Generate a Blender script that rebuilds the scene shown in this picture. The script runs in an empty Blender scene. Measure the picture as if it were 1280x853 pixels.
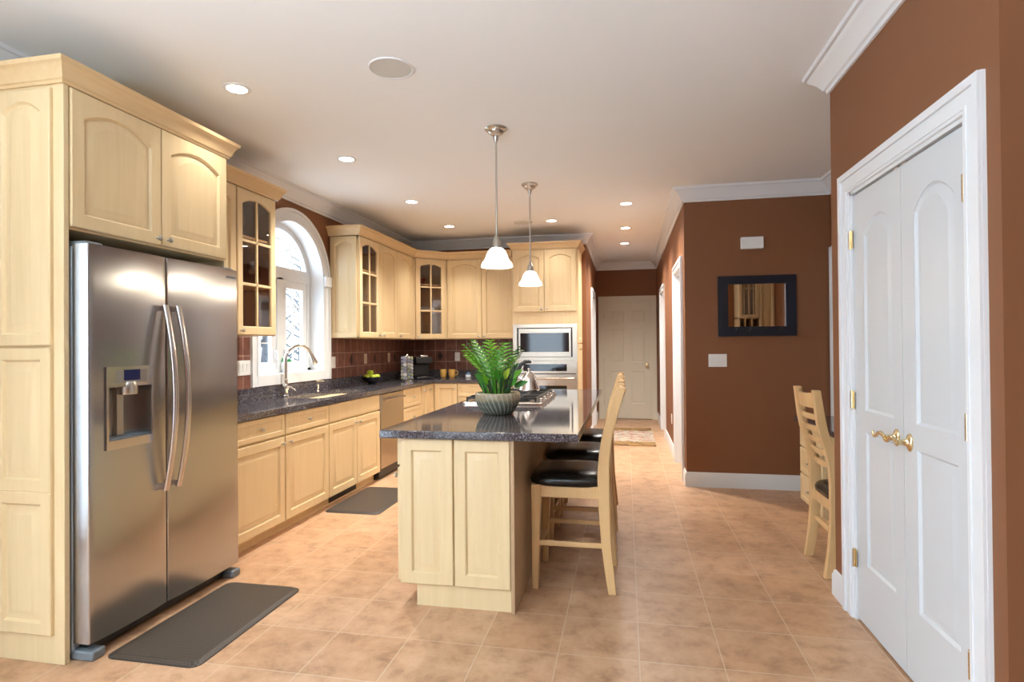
import bpy, bmesh, math, random
from mathutils import Vector, Matrix
random.seed(7)
S = bpy.context.scene
COL = S.collection

# ------------------------------------------------------------------ camera
H = 1.35
YAW, PITCH, ROLL, FPX = 0.196, 0.0073, -0.0086, 715.0
def setup_camera():
    cam = bpy.data.cameras.new('camera')
    cam.sensor_width = 36.0
    cam.lens = 36.0 * FPX / 1280.0
    cam.clip_start = 0.05
    o = bpy.data.objects.new('camera', cam)
    COL.objects.link(o)
    sy, cy, sp, cp = math.sin(YAW), math.cos(YAW), math.sin(PITCH), math.cos(PITCH)
    f = Vector((-sy*cp, cy*cp, sp)); r = Vector((cy, sy, 0)); u = r.cross(f)
    cr, sr = math.cos(ROLL), math.sin(ROLL)
    r2 = cr*r + sr*u; u2 = -sr*r + cr*u
    m = Matrix(((r2.x, u2.x, -f.x, 0), (r2.y, u2.y, -f.y, 0), (r2.z, u2.z, -f.z, H), (0, 0, 0, 1)))
    o.matrix_world = m
    S.camera = o
setup_camera()

# ------------------------------------------------------------------ world, daylight, exposure
EXPOSURE = 1.25
WORLD_STRENGTH = 4.2
FILL_ENERGY = 85
W = bpy.data.worlds.new('sky'); S.world = W; W.use_nodes = True
bg = W.node_tree.nodes['Background']
bg.inputs[0].default_value = (0.72, 0.86, 1.0, 1); bg.inputs[1].default_value = WORLD_STRENGTH
S.view_settings.view_transform = 'Standard'
S.view_settings.look = 'None'
S.view_settings.exposure = EXPOSURE
S.view_settings.gamma = 1.0
S.view_settings.use_curve_mapping = False
S.cycles.use_denoising = True
S.cycles.max_bounces = 10
S.cycles.sample_clamp_indirect = 8.0

def portal(name, loc, direction, sx, sy):
    """light portal in a window opening: guides the sampling of the sky, adds no light of its own"""
    l = bpy.data.lights.new(name, 'AREA'); l.shape = 'RECTANGLE'; l.size = sx; l.size_y = sy
    l.cycles.is_portal = True
    o = bpy.data.objects.new(name, l); COL.objects.link(o)
    o.location = loc
    o.rotation_euler = Vector(direction).to_track_quat('-Z', 'Y').to_euler()
portal('portal_patio', (-2.25, -2.38, 1.2), (0, 1, 0), 1.2, 2.4)
portal('portal_side', (-3.25, -0.5, 1.22), (1, 0, 0), 2.9, 2.45)
# added unseen fill light aimed at the ceiling, standing in for an assumed flash
fl = bpy.data.lights.new('ceiling_fill', 'AREA'); fl.size = 0.7; fl.energy = FILL_ENERGY; fl.color = (0.74, 0.90, 1.0)
fo = bpy.data.objects.new('ceiling_fill', fl); COL.objects.link(fo); fo.location = (-1.2, -0.7, 1.7); fo.rotation_euler = (math.radians(180), 0, 0)
portal('portal_sink', (-3.26, 4.81, 1.82), (1, 0, 0), 1.14, 1.5)

# ------------------------------------------------------------------ materials
MATS = {}
def new_mat(name):
    m = bpy.data.materials.new(name); m.use_nodes = True
    MATS[name] = m
    nt = m.node_tree
    return m, nt, nt.nodes['Principled BSDF']
def simple(name, col, rough=0.5, metal=0.0, spec=0.5, emit=None, estr=0.0, coat=0.0, noise=0.0, nscale=40):
    m, nt, p = new_mat(name)
    p.inputs['Base Color'].default_value = (*col, 1)
    p.inputs['Roughness'].default_value = rough
    p.inputs['Metallic'].default_value = metal
    p.inputs['Specular IOR Level'].default_value = spec
    p.inputs['Coat Weight'].default_value = coat
    if emit:
        p.inputs['Emission Color'].default_value = (*emit, 1); p.inputs['Emission Strength'].default_value = estr
    if noise:
        tc = nt.nodes.new('ShaderNodeTexCoord'); n = nt.nodes.new('ShaderNodeTexNoise')
        n.inputs['Scale'].default_value = nscale; n.inputs['Detail'].default_value = 4
        b = nt.nodes.new('ShaderNodeBump'); b.inputs['Strength'].default_value = noise; b.inputs['Distance'].default_value = 0.003
        nt.links.new(tc.outputs['Object'], n.inputs['Vector']); nt.links.new(n.outputs['Fac'], b.inputs['Height'])
        nt.links.new(b.outputs['Normal'], p.inputs['Normal'])
    return m
def ramp(nt, stops):
    r = nt.nodes.new('ShaderNodeValToRGB'); e = r.color_ramp.elements
    e[0].position, e[0].color = stops[0][0], (*stops[0][1], 1)
    e[1].position, e[1].color = stops[-1][0], (*stops[-1][1], 1)
    for pos, c in stops[1:-1]:
        k = e.new(pos); k.color = (*c, 1)
    return r
def wood(name, c1, c2, rough=0.38, axis=2):
    m, nt, p = new_mat(name)
    tc = nt.nodes.new('ShaderNodeTexCoord'); mp = nt.nodes.new('ShaderNodeMapping')
    sc = [14, 14, 14]; sc[axis] = 0.9
    mp.inputs['Scale'].default_value = sc
    n = nt.nodes.new('ShaderNodeTexNoise'); n.inputs['Scale'].default_value = 2.2; n.inputs['Detail'].default_value = 6
    n.inputs['Distortion'].default_value = 0.6
    r = ramp(nt, [(0.3, c1), (0.7, c2)])
    L = nt.links.new
    L(tc.outputs['Object'], mp.inputs['Vector']); L(mp.outputs['Vector'], n.inputs['Vector'])
    L(n.outputs['Fac'], r.inputs['Fac']); L(r.outputs['Color'], p.inputs['Base Color'])
    p.inputs['Roughness'].default_value = rough
    return m
MAPLE = wood('maple', (0.69, 0.52, 0.29), (0.735, 0.565, 0.33))
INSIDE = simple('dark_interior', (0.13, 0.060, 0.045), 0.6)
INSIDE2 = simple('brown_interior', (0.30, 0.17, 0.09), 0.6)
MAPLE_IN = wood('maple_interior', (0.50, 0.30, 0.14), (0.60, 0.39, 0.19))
BEECH = wood('beech', (0.63, 0.385, 0.170), (0.70, 0.45, 0.215), 0.35)
CROWNWOOD = wood('maple_moulding', (0.65, 0.455, 0.24), (0.70, 0.51, 0.285), 0.36, 1)
WHITE = simple('white_trim', (0.76, 0.77, 0.785), 0.38)
DOORWHITE = simple('white_door', (0.62, 0.64, 0.66), 0.36)
WARMLIT = simple('warm_lit_door', (0.72, 0.68, 0.56), 0.42)  # warm hall light put into the colour of the end door and casing
CEIL = simple('ceiling_paint', (0.865, 0.88, 0.885), 0.9)
BROWN = simple('brown_paint', (0.225, 0.090, 0.038), 0.6, spec=0.35)
BLACK = simple('black_plastic', (0.012, 0.012, 0.013), 0.4)
RUBBER = simple('dark_rubber', (0.03, 0.03, 0.032), 0.7)
LEATHER = simple('black_leather', (0.014, 0.010, 0.008), 0.26, spec=0.35, noise=0.15, nscale=120)
CHROME = simple('chrome', (0.80, 0.80, 0.80), 0.12, 1.0)
NICKEL = simple('brushed_nickel', (0.56, 0.54, 0.50), 0.30, 1.0)
BRASS = simple('polished_brass', (0.76, 0.63, 0.38), 0.16, 1.0)
GREYPLASTIC = simple('grey_plastic', (0.16, 0.18, 0.20), 0.45)
SILVERSIDE = simple('silver_paint', (0.45, 0.49, 0.53), 0.35, 0.3)
NAVYBLACK = simple('black_lacquer', (0.009, 0.012, 0.022), 0.35)
MIRROR = simple('mirror_silver', (0.88, 0.88, 0.87), 0.02, 1.0)
DARKGLASS = simple('black_glass', (0.010, 0.010, 0.012), 0.05)
PLATE = simple('white_plate', (0.82, 0.82, 0.80), 0.35)
IVORY = simple('ivory_plate', (0.66, 0.52, 0.40), 0.4)
SCREEN = simple('blue_screen', (0.01, 0.015, 0.06), 0.15, emit=(0.05, 0.08, 0.6), estr=0.01)
LAMPDISC = simple('lamp_lens', (0.9, 0.9, 0.9), 0.4, emit=(1.0, 0.90, 0.74), estr=10.0)
SHADE = simple('frosted_lit_shade', (0.9, 0.9, 0.88), 0.4, emit=(1.0, 0.93, 0.82), estr=1.6)
YELLOWMUG = simple('ochre_glaze', (0.62, 0.36, 0.09), 0.3)
APPLE = simple('green_fruit', (0.42, 0.50, 0.03), 0.35, noise=0.1)
DARKBOWL = simple('dark_bowl', (0.012, 0.013, 0.022), 0.2)
SPEAKER = simple('speaker_cloth', (0.62, 0.61, 0.57), 0.9, noise=0.4, nscale=600)
BULBGLASS = None
LEAF = simple('leaf_green', (0.05, 0.24, 0.015), 0.42)
LEAF2 = simple('leaf_bright', (0.17, 0.44, 0.02), 0.45)
LEAFY = simple('leaf_yellow', (0.42, 0.52, 0.05), 0.45)
LEAFP = simple('leaf_pale', (0.42, 0.50, 0.30), 0.5)
LEAFV = simple('leaf_violet', (0.07, 0.06, 0.08), 0.3)
LEAFD = simple('leaf_dark', (0.02, 0.055, 0.012), 0.4)
STEMB = simple('stem_brown', (0.06, 0.035, 0.02), 0.6)
BLOSSOM = simple('cream_blossom', (0.70, 0.62, 0.46), 0.6)
MOSS = simple('moss', (0.10, 0.13, 0.03), 0.9, noise=1.0, nscale=80)
POTWHITE = simple('white_ceramic', (0.75, 0.76, 0.76), 0.3)
BARK = simple('grey_bark', (0.05, 0.053, 0.06), 0.9)
SNOW = simple('pale_ground', (0.70, 0.72, 0.74), 0.9)
BASKET = wood('basket_tan', (0.36, 0.20, 0.09), (0.50, 0.30, 0.14), 0.6)
REDCUP = simple('red_glaze', (0.22, 0.03, 0.02), 0.3)
PODFOIL = simple('pod_foil', (0.70, 0.69, 0.66), 0.3, 0.3)
PODBLUE = simple('pod_blue', (0.30, 0.31, 0.40), 0.35, 0.2)
PODGREEN = simple('pod_green', (0.42, 0.45, 0.28), 0.35, 0.2)
SUCC = simple('succulent_green', (0.03, 0.36, 0.10), 0.5)
BLUEJAR = simple('blue_glaze', (0.12, 0.24, 0.42), 0.3)

def mk_glass(name, tint=(1, 1, 1), f=0.10, rough=0.02):
    m = bpy.data.materials.new(name); m.use_nodes = True; nt = m.node_tree
    for n in list(nt.nodes): nt.nodes.remove(n)
    o = nt.nodes.new('ShaderNodeOutputMaterial'); mx = nt.nodes.new('ShaderNodeMixShader')
    t = nt.nodes.new('ShaderNodeBsdfTransparent'); t.inputs[0].default_value = (*tint, 1)
    g = nt.nodes.new('ShaderNodeBsdfGlossy'); g.inputs['Roughness'].default_value = rough
    lw = nt.nodes.new('ShaderNodeLayerWeight'); lw.inputs[0].default_value = 0.5
    pw = nt.nodes.new('ShaderNodeMath'); pw.operation = 'POWER'; pw.inputs[1].default_value = 4.0
    fr = nt.nodes.new('ShaderNodeMath'); fr.operation = 'MULTIPLY_ADD'; fr.inputs[1].default_value = 0.7; fr.inputs[2].default_value = f
    L = nt.links.new
    L(lw.outputs['Facing'], pw.inputs[0]); L(pw.outputs[0], fr.inputs[0])
    L(fr.outputs[0], mx.inputs[0]); L(t.outputs[0], mx.inputs[1]); L(g.outputs[0], mx.inputs[2]); L(mx.outputs[0], o.inputs[0])
    return m
PANE = mk_glass('window_glass', (0.98, 0.99, 0.99), 0.03)
CABGLASS = mk_glass('cabinet_glass', (0.93, 0.91, 0.91), 0.06)
CLEAR = mk_glass('clear_glass', (0.90, 0.90, 0.90), 0.10)

def mk_floor():
    m, nt, p = new_mat('floor_tile'); L = nt.links.new
    tc = nt.nodes.new('ShaderNodeTexCoord'); mp = nt.nodes.new('ShaderNodeMapping')
    mp.inputs['Location'].default_value = (-0.046 + 0.002, -2.85 + 0.002, 0)
    L(tc.outputs['Object'], mp.inputs['Vector'])
    b = nt.nodes.new('ShaderNodeTexBrick'); b.offset = 0.0; b.squash = 1.0
    b.inputs['Scale'].default_value = 1.0
    b.inputs['Brick Width'].default_value = 0.347; b.inputs['Row Height'].default_value = 0.347
    b.inputs['Mortar Size'].default_value = 0.0028; b.inputs['Mortar Smooth'].default_value = 0.2
    b.inputs['Color1'].default_value = (0.52, 0.300, 0.168, 1); b.inputs['Color2'].default_value = (0.58, 0.355, 0.215, 1)
    b.inputs['Mortar'].default_value = (0.58, 0.41, 0.27, 1)
    L(mp.outputs['Vector'], b.inputs['Vector'])
    n = nt.nodes.new('ShaderNodeTexNoise'); n.inputs['Scale'].default_value = 7.5; n.inputs['Detail'].default_value = 9; n.inputs['Roughness'].default_value = 0.72
    n.inputs['Distortion'].default_value = 0.2
    L(tc.outputs['Object'], n.inputs['Vector'])
    r = ramp(nt, [(0.3, (0.58, 0.53, 0.49)), (0.48, (0.93, 0.91, 0.88)), (0.68, (1.12, 1.15, 1.20))])
    L(n.outputs['Fac'], r.inputs['Fac'])
    mx = nt.nodes.new('ShaderNodeMix'); mx.data_type = 'RGBA'; mx.blend_type = 'MULTIPLY'; mx.inputs[0].default_value = 1.0
    L(b.outputs['Color'], mx.inputs[6]); L(r.outputs['Color'], mx.inputs[7])
    mo = nt.nodes.new('ShaderNodeMix'); mo.data_type = 'RGBA'
    mo.inputs[7].default_value = (0.60, 0.43, 0.29, 1)
    L(b.outputs['Fac'], mo.inputs[0]); L(mx.outputs[2], mo.inputs[6]); L(mo.outputs[2], p.inputs['Base Color'])
    n2 = nt.nodes.new('ShaderNodeTexNoise'); n2.inputs['Scale'].default_value = 25; n2.inputs['Detail'].default_value = 5
    L(tc.outputs['Object'], n2.inputs['Vector'])
    ma = nt.nodes.new('ShaderNodeMath'); ma.operation = 'MULTIPLY_ADD'; ma.inputs[1].default_value = -1.2
    L(b.outputs['Fac'], ma.inputs[0]); L(n2.outputs['Fac'], ma.inputs[2])
    bp = nt.nodes.new('ShaderNodeBump'); bp.inputs['Strength'].default_value = 0.35; bp.inputs['Distance'].default_value = 0.003
    L(ma.outputs[0], bp.inputs['Height']); L(bp.outputs['Normal'], p.inputs['Normal'])
    p.inputs['Roughness'].default_value = 0.38
    p.inputs['Specular IOR Level'].default_value = 0.45
    return m
FLOOR = mk_floor()

def mk_granite():
    m, nt, p = new_mat('granite'); L = nt.links.new
    tc = nt.nodes.new('ShaderNodeTexCoord')
    v = nt.nodes.new('ShaderNodeTexVoronoi'); v.inputs['Scale'].default_value = 170
    n = nt.nodes.new('ShaderNodeTexNoise'); n.inputs['Scale'].default_value = 95; n.inputs['Detail'].default_value = 6; n.inputs['Roughness'].default_value = 0.75
    L(tc.outputs['Object'], v.inputs['Vector']); L(tc.outputs['Object'], n.inputs['Vector'])
    mx = nt.nodes.new('ShaderNodeMix'); mx.data_type = 'RGBA'; mx.inputs[0].default_value = 0.45
    L(n.outputs['Fac'], mx.inputs[6]); L(v.outputs['Color'], mx.inputs[7])
    r = ramp(nt, [(0.28, (0.014, 0.012, 0.015)), (0.45, (0.052, 0.044, 0.048)), (0.58, (0.105, 0.094, 0.108)), (0.75, (0.28, 0.275, 0.32))])
    L(mx.outputs[2], r.inputs['Fac']); L(r.outputs['Color'], p.inputs['Base Color'])
    p.inputs['Roughness'].default_value = 0.07
    p.inputs['Specular IOR Level'].default_value = 0.75
    return m
GRANITE = mk_granite()

def mk_backsplash():
    m, nt, p = new_mat('slate_wall_tile'); L = nt.links.new
    tc = nt.nodes.new('ShaderNodeTexCoord'); sp = nt.nodes.new('ShaderNodeSeparateXYZ'); cb = nt.nodes.new('ShaderNodeCombineXYZ')
    L(tc.outputs['Object'], sp.inputs[0])
    ad = nt.nodes.new('ShaderNodeMath'); ad.operation = 'ADD'
    L(sp.outputs[0], ad.inputs[0]); L(sp.outputs[1], ad.inputs[1])
    a2 = nt.nodes.new('ShaderNodeMath'); a2.operation = 'ADD'; a2.inputs[1].default_value = -1.13 + 0.153*8
    L(sp.outputs[2], a2.inputs[0])
    L(ad.outputs[0], cb.inputs[0]); L(a2.outputs[0], cb.inputs[1])
    b = nt.nodes.new('ShaderNodeTexBrick'); b.offset = 0.0; b.squash = 1.0
    b.inputs['Scale'].default_value = 1; b.inputs['Brick Width'].default_value = 0.153; b.inputs['Row Height'].default_value = 0.153
    b.inputs['Mortar Size'].default_value = 0.0032
    b.inputs['Color1'].default_value = (0.155, 0.060, 0.043, 1); b.inputs['Color2'].default_value = (0.215, 0.090, 0.066, 1)
    b.inputs['Mortar'].default_value = (0.46, 0.33, 0.28, 1)
    L(cb.outputs[0], b.inputs['Vector'])
    n = nt.nodes.new('ShaderNodeTexNoise'); n.inputs['Scale'].default_value = 16; n.inputs['Detail'].default_value = 6
    L(tc.outputs['Object'], n.inputs['Vector'])
    r = ramp(nt, [(0.3, (0.7, 0.7, 0.7)), (0.7, (1.2, 1.15, 1.1))]); L(n.outputs['Fac'], r.inputs['Fac'])
    mx = nt.nodes.new('ShaderNodeMix'); mx.data_type = 'RGBA'; mx.blend_type = 'MULTIPLY'; mx.inputs[0].default_value = 1
    L(b.outputs['Color'], mx.inputs[6]); L(r.outputs['Color'], mx.inputs[7]); L(mx.outputs[2], p.inputs['Base Color'])
    bp = nt.nodes.new('ShaderNodeBump'); bp.inputs['Strength'].default_value = 0.4; bp.inputs['Distance'].default_value = 0.003; bp.invert = True
    L(b.outputs['Fac'], bp.inputs['Height']); L(bp.outputs['Normal'], p.inputs['Normal'])
    p.inputs['Roughness'].default_value = 0.4
    return m
SLATE = mk_backsplash()
SLATE_DARK = simple('dark_diamond_tile', (0.045, 0.025, 0.022), 0.35)

def mk_steel(name, base, rough, aniso, rot):
    m, nt, p = new_mat(name); L = nt.links.new
    p.inputs['Base Color'].default_value = (*base, 1); p.inputs['Metallic'].default_value = 1.0
    p.inputs['Anisotropic'].default_value = aniso; p.inputs['Anisotropic Rotation'].default_value = rot
    tg = nt.nodes.new('ShaderNodeTangent'); tg.direction_type = 'RADIAL'; tg.axis = 'Z'
    L(tg.outputs[0], p.inputs['Tangent'])
    p.inputs['Roughness'].default_value = rough
    return m
STEEL = mk_steel('stainless_steel', (0.455, 0.455, 0.455), 0.23, 0.85, 0.0)
STEEL_PALE = mk_steel('pale_stainless', (0.56, 0.495, 0.42), 0.30, 0.5, 0.0)
STEELH = simple('satin_steel', (0.66, 0.62, 0.60), 0.24, 1.0)

def mk_mat_rug(name, base, dark):
    m, nt, p = new_mat(name); L = nt.links.new
    tc = nt.nodes.new('ShaderNodeTexCoord'); mp = nt.nodes.new('ShaderNodeMapping'); mp.inputs['Rotation'].default_value = (0, 0, 0.785)
    L(tc.outputs['Object'], mp.inputs['Vector'])
    c = nt.nodes.new('ShaderNodeTexChecker'); c.inputs['Scale'].default_value = 95
    c.inputs['Color1'].default_value = (*base, 1); c.inputs['Color2'].default_value = (*dark, 1)
    L(mp.outputs['Vector'], c.inputs['Vector']); L(c.outputs['Color'], p.inputs['Base Color'])
    bp = nt.nodes.new('ShaderNodeBump'); bp.inputs['Strength'].default_value = 0.5; bp.inputs['Distance'].default_value = 0.002
    L(c.outputs['Fac'], bp.inputs['Height']); L(bp.outputs['Normal'], p.inputs['Normal'])
    p.inputs['Roughness'].default_value = 0.5
    return m
MATMAT = mk_mat_rug('woven_brown_vinyl', (0.075, 0.054, 0.038), (0.026, 0.019, 0.014))

def mk_rug():
    m, nt, p = new_mat('floral_rug'); L = nt.links.new
    tc = nt.nodes.new('ShaderNodeTexCoord')
    v = nt.nodes.new('ShaderNodeTexVoronoi'); v.inputs['Scale'].default_value = 9.0
    n = nt.nodes.new('ShaderNodeTexNoise'); n.inputs['Scale'].default_value = 7; n.inputs['Detail'].default_value = 2
    L(tc.outputs['Object'], v.inputs['Vector']); L(tc.outputs['Object'], n.inputs['Vector'])
    r1 = ramp(nt, [(0.0, (0.50, 0.42, 0.32)), (0.455, (0.16, 0.19, 0.22)), (0.475, (0.50, 0.42, 0.32)), (0.53, (0.42, 0.11, 0.06)), (0.575, (0.50, 0.42, 0.32)), (0.62, (0.13, 0.10, 0.09)), (0.66, (0.46, 0.37, 0.26))])
    r1.color_ramp.interpolation = 'CONSTANT'
    L(n.outputs['Fac'], r1.inputs['Fac'])
    sp = nt.nodes.new('ShaderNodeSeparateXYZ'); L(tc.outputs['Object'], sp.inputs[0])
    ab = nt.nodes.new('ShaderNodeMath'); ab.operation = 'ABSOLUTE'; L(sp.outputs[1], ab.inputs[0])
    gt = nt.nodes.new('ShaderNodeMath'); gt.operation = 'GREATER_THAN'; gt.inputs[1].default_value = 0.50; L(ab.outputs[0], gt.inputs[0])
    r2 = ramp(nt, [(0.0, (0.36, 0.20, 0.05)), (0.5, (0.30, 0.18, 0.06)), (0.6, (0.12, 0.05, 0.03)), (0.7, (0.45, 0.30, 0.12))])
    L(n.outputs['Fac'], r2.inputs['Fac'])
    mx = nt.nodes.new('ShaderNodeMix'); mx.data_type = 'RGBA'
    L(gt.outputs[0], mx.inputs[0]); L(r1.outputs['Color'], mx.inputs[6]); L(r2.outputs['Color'], mx.inputs[7]); L(mx.outputs[2], p.inputs['Base Color'])
    p.inputs['Roughness'].default_value = 0.95
    return m
RUG = mk_rug()

def mk_pot():
    m, nt, p = new_mat('two_tone_glaze'); L = nt.links.new
    tc = nt.nodes.new('ShaderNodeTexCoord'); sp = nt.nodes.new('ShaderNodeSeparateXYZ'); L(tc.outputs['Object'], sp.inputs[0])
    n = nt.nodes.new('ShaderNodeTexNoise'); n.inputs['Scale'].default_value = 30; L(tc.outputs['Object'], n.inputs['Vector'])
    ma = nt.nodes.new('ShaderNodeMath'); ma.operation = 'MULTIPLY_ADD'; ma.inputs[1].default_value = 0.05; L(n.outputs['Fac'], ma.inputs[0]); L(sp.outputs[2], ma.inputs[2])
    r = ramp(nt, [(0.0, (0.06, 0.075, 0.06)), (0.100, (0.12, 0.135, 0.11)), (0.125, (0.34, 0.27, 0.17)), (0.17, (0.42, 0.34, 0.23))])
    L(ma.outputs[0], r.inputs['Fac'])
    # slanting ribs paler: glaze breaking there, plus rib shading put into the colour
    def mth(op, a=None, b=None, va=None, vb=None):
        n_ = nt.nodes.new('ShaderNodeMath'); n_.operation = op
        if a is not None: L(a, n_.inputs[0])
        elif va is not None: n_.inputs[0].default_value = va
        if b is not None: L(b, n_.inputs[1])
        elif vb is not None: n_.inputs[1].default_value = vb
        return n_.outputs[0]
    at = mth('ARCTAN2', sp.outputs[1], sp.outputs[0]); tw = mth('MULTIPLY', sp.outputs[2], vb=2.5)
    an = mth('MULTIPLY', mth('ADD', at, tw), vb=14.0); cr_ = mth('POWER', mth('SUBTRACT', mth('ABSOLUTE', va=1.0, vb=0.0), mth('ABSOLUTE', mth('SINE', an))), vb=2.0)
    mx = nt.nodes.new('ShaderNodeMix'); mx.data_type = 'RGBA'; mx.inputs[7].default_value = (0.50, 0.46, 0.34, 1)
    L(mth('MULTIPLY', cr_, vb=0.75), mx.inputs[0]); L(r.outputs['Color'], mx.inputs[6]); L(mx.outputs[2], p.inputs['Base Color'])
    p.inputs['Roughness'].default_value = 0.16
    return m
POTGLAZE = mk_pot()

# ------------------------------------------------------------------ helpers
class Basis:
    def __init__(s, o, u, w):
        s.o = Vector(o); s.u = Vector(u).normalized(); s.w = Vector(w).normalized(); s.v = Vector((0, 0, 1))
    def __call__(s, u, v, w=0.0):
        return s.o + s.u*u + s.v*v + s.w*w
class MB:
    def __init__(s): s.bm = bmesh.new()
    def quad_loops(s, loops, cap0=True, cap1=True, ring=True, closed=False):
        vs = [[s.bm.verts.new(p) for p in lp] for lp in loops]
        n = len(loops[0])
        pairs = list(zip(vs, vs[1:])) + ([(vs[-1], vs[0])] if closed else [])
        for a, b in pairs:
            for i in range(n if ring else n-1):
                j = (i+1) % n
                try: s.bm.faces.new((a[i], a[j], b[j], b[i]))
                except ValueError: pass
        if not closed:
            if cap0: s.bm.faces.new(vs[0])
            if cap1: s.bm.faces.new(vs[-1])
        return s
    def box(s, x0, y0, z0, x1, y1, z1):
        s.quad_loops([[(x0, y0, z), (x1, y0, z), (x1, y1, z), (x0, y1, z)] for z in (z0, z1)]); return s
    def bbox(s, B, u0, u1, v0, v1, w0, w1):
        s.quad_loops([[B(u0, v0, w), B(u1, v0, w), B(u1, v1, w), B(u0, v1, w)] for w in (w0, w1)]); return s
    def prism(s, pts, d):
        d = Vector(d); s.quad_loops([[Vector(p) for p in pts], [Vector(p)+d for p in pts]]); return s
    def lathe(s, prof, c=(0, 0, 0), axis=(0, 0, 1), n=24, cap=True):
        ax = Vector(axis).normalized(); t = Vector((1, 0, 0)) if abs(ax.x) < 0.9 else Vector((0, 1, 0))
        e1 = ax.cross(t).normalized(); e2 = ax.cross(e1)
        c = Vector(c)
        s.quad_loops([[c + ax*h + (e1*math.cos(2*math.pi*k/n) + e2*math.sin(2*math.pi*k/n))*max(r, 1e-4) for k in range(n)] for r, h in prof], cap, cap)
        return s
    def lathe_hollow(s, prof, c=(0, 0, 0), axis=(0, 0, 1), n=24):
        ax = Vector(axis).normalized(); t = Vector((1, 0, 0)) if abs(ax.x) < 0.9 else Vector((0, 1, 0))
        e1 = ax.cross(t).normalized(); e2 = ax.cross(e1); c = Vector(c)
        s.quad_loops([[c + ax*h + (e1*math.cos(2*math.pi*k/n) + e2*math.sin(2*math.pi*k/n))*max(r, 1e-4) for k in range(n)] for r, h in prof], closed=True)
        return s
    def tube(s, path, r, n=10):
        path = [Vector(p) for p in path]
        rs = r if isinstance(r, (list, tuple)) else [r]*len(path)
        loops = []; prev = None
        for i, p in enumerate(path):
            d = (path[min(i+1, len(path)-1)] - path[max(i-1, 0)]).normalized()
            if prev is None:
                t = Vector((0, 0, 1)) if abs(d.z) < 0.9 else Vector((1, 0, 0))
                e1 = d.cross(t).normalized()
            else:
                e1 = (prev - d*prev.dot(d)).normalized()
            prev = e1; e2 = d.cross(e1)
            loops.append([p + (e1*math.cos(2*math.pi*k/n) + e2*math.sin(2*math.pi*k/n))*rs[i] for k in range(n)])
        s.quad_loops(loops); return s
    def band(s, a, b, d):
        """solid strip between two point rows a and b, extruded by vector d"""
        d = Vector(d); a = [Vector(p) for p in a]; b = [Vector(p) for p in b]
        s.quad_loops([[p, q, q+d, p+d] for p, q in zip(a, b)]); return s
    def sweep(s, path, prof, closed=False):
        """profile (offset to the left of the path, z) swept along a 2D path with mitred corners"""
        n = len(path); P = [Vector(p) for p in path]; loops = []
        for i in range(n):
            def nrm(a, b):
                d = (b-a).normalized(); return Vector((-d.y, d.x))
            if closed or 0 < i < n-1:
                n1 = nrm(P[i-1], P[i]); n2 = nrm(P[i], P[(i+1) % n])
                m = (n1+n2).normalized(); m = m/ max(0.2, m.dot(n1))
            else:
                m = nrm(P[0], P[1]) if i == 0 else nrm(P[-2], P[-1])
            loops.append([(P[i].x+m.x*o, P[i].y+m.y*o, z) for o, z in prof])
        s.quad_loops(loops, closed=closed); return s
    def sphere(s, c, r, sc=(1, 1, 1), n=16, m=10):
        c = Vector(c)
        s.quad_loops([[c + Vector((r*sc[0]*math.sin(a)*math.cos(2*math.pi*k/n), r*sc[1]*math.sin(a)*math.sin(2*math.pi*k/n), -r*sc[2]*math.cos(a))) for k in range(n)]
                      for a in [max(0.05, min(math.pi-0.05, math.pi*i/m)) for i in range(m+1)]]); return s
    def build(s, name, mat, parent=None, bevel=0.0, smooth=40, loc=None, seg=2):
        bmesh.ops.recalc_face_normals(s.bm, faces=s.bm.faces)
        off = Vector(parent.location) if (parent is not None and loc is None) else Vector(loc or (0, 0, 0))
        p = parent
        if parent is not None and parent.parent is not None: off = Vector(parent.parent.location)
        if off.length > 0: bmesh.ops.translate(s.bm, verts=s.bm.verts, vec=-off)
        me = bpy.data.meshes.new(name); s.bm.to_mesh(me); s.bm.free()
        mats = mat if isinstance(mat, (list, tuple)) else [mat]
        for m in mats: me.materials.append(m)
        if smooth:
            for f in me.polygons: f.use_smooth = True
            me.set_sharp_from_angle(angle=math.radians(smooth))
        o = bpy.data.objects.new(name, me); COL.objects.link(o)
        if parent is not None: o.parent = parent
        elif loc is not None: o.location = loc
        if bevel:
            b = o.modifiers.new('bevel', 'BEVEL'); b.width = bevel; b.segments = seg; b.limit_method = 'ANGLE'; b.angle_limit = math.radians(40)
            b.harden_normals = False
        return o

def thing(name, label, cat, loc, group=None):
    o = bpy.data.objects.new(name, None); COL.objects.link(o); o.empty_display_size = 0.05
    o.location = loc; o['label'] = label; o['category'] = cat
    if group: o['group'] = group
    return o
def tag(o, label, cat, group=None):
    o['label'] = label; o['category'] = cat
    if group: o['group'] = group
    return o
def struct(o):
    o['kind'] = 'structure'; return o
def copy_thing(root, delta, label=None):
    r = root.copy(); COL.objects.link(r); r.location = Vector(root.location) + Vector(delta)
    if label: r['label'] = label
    for ch in root.children:
        c = ch.copy(); COL.objects.link(c); c.parent = r
        for g in ch.children:
            d = g.copy(); COL.objects.link(d); d.parent = c
    return r

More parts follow.
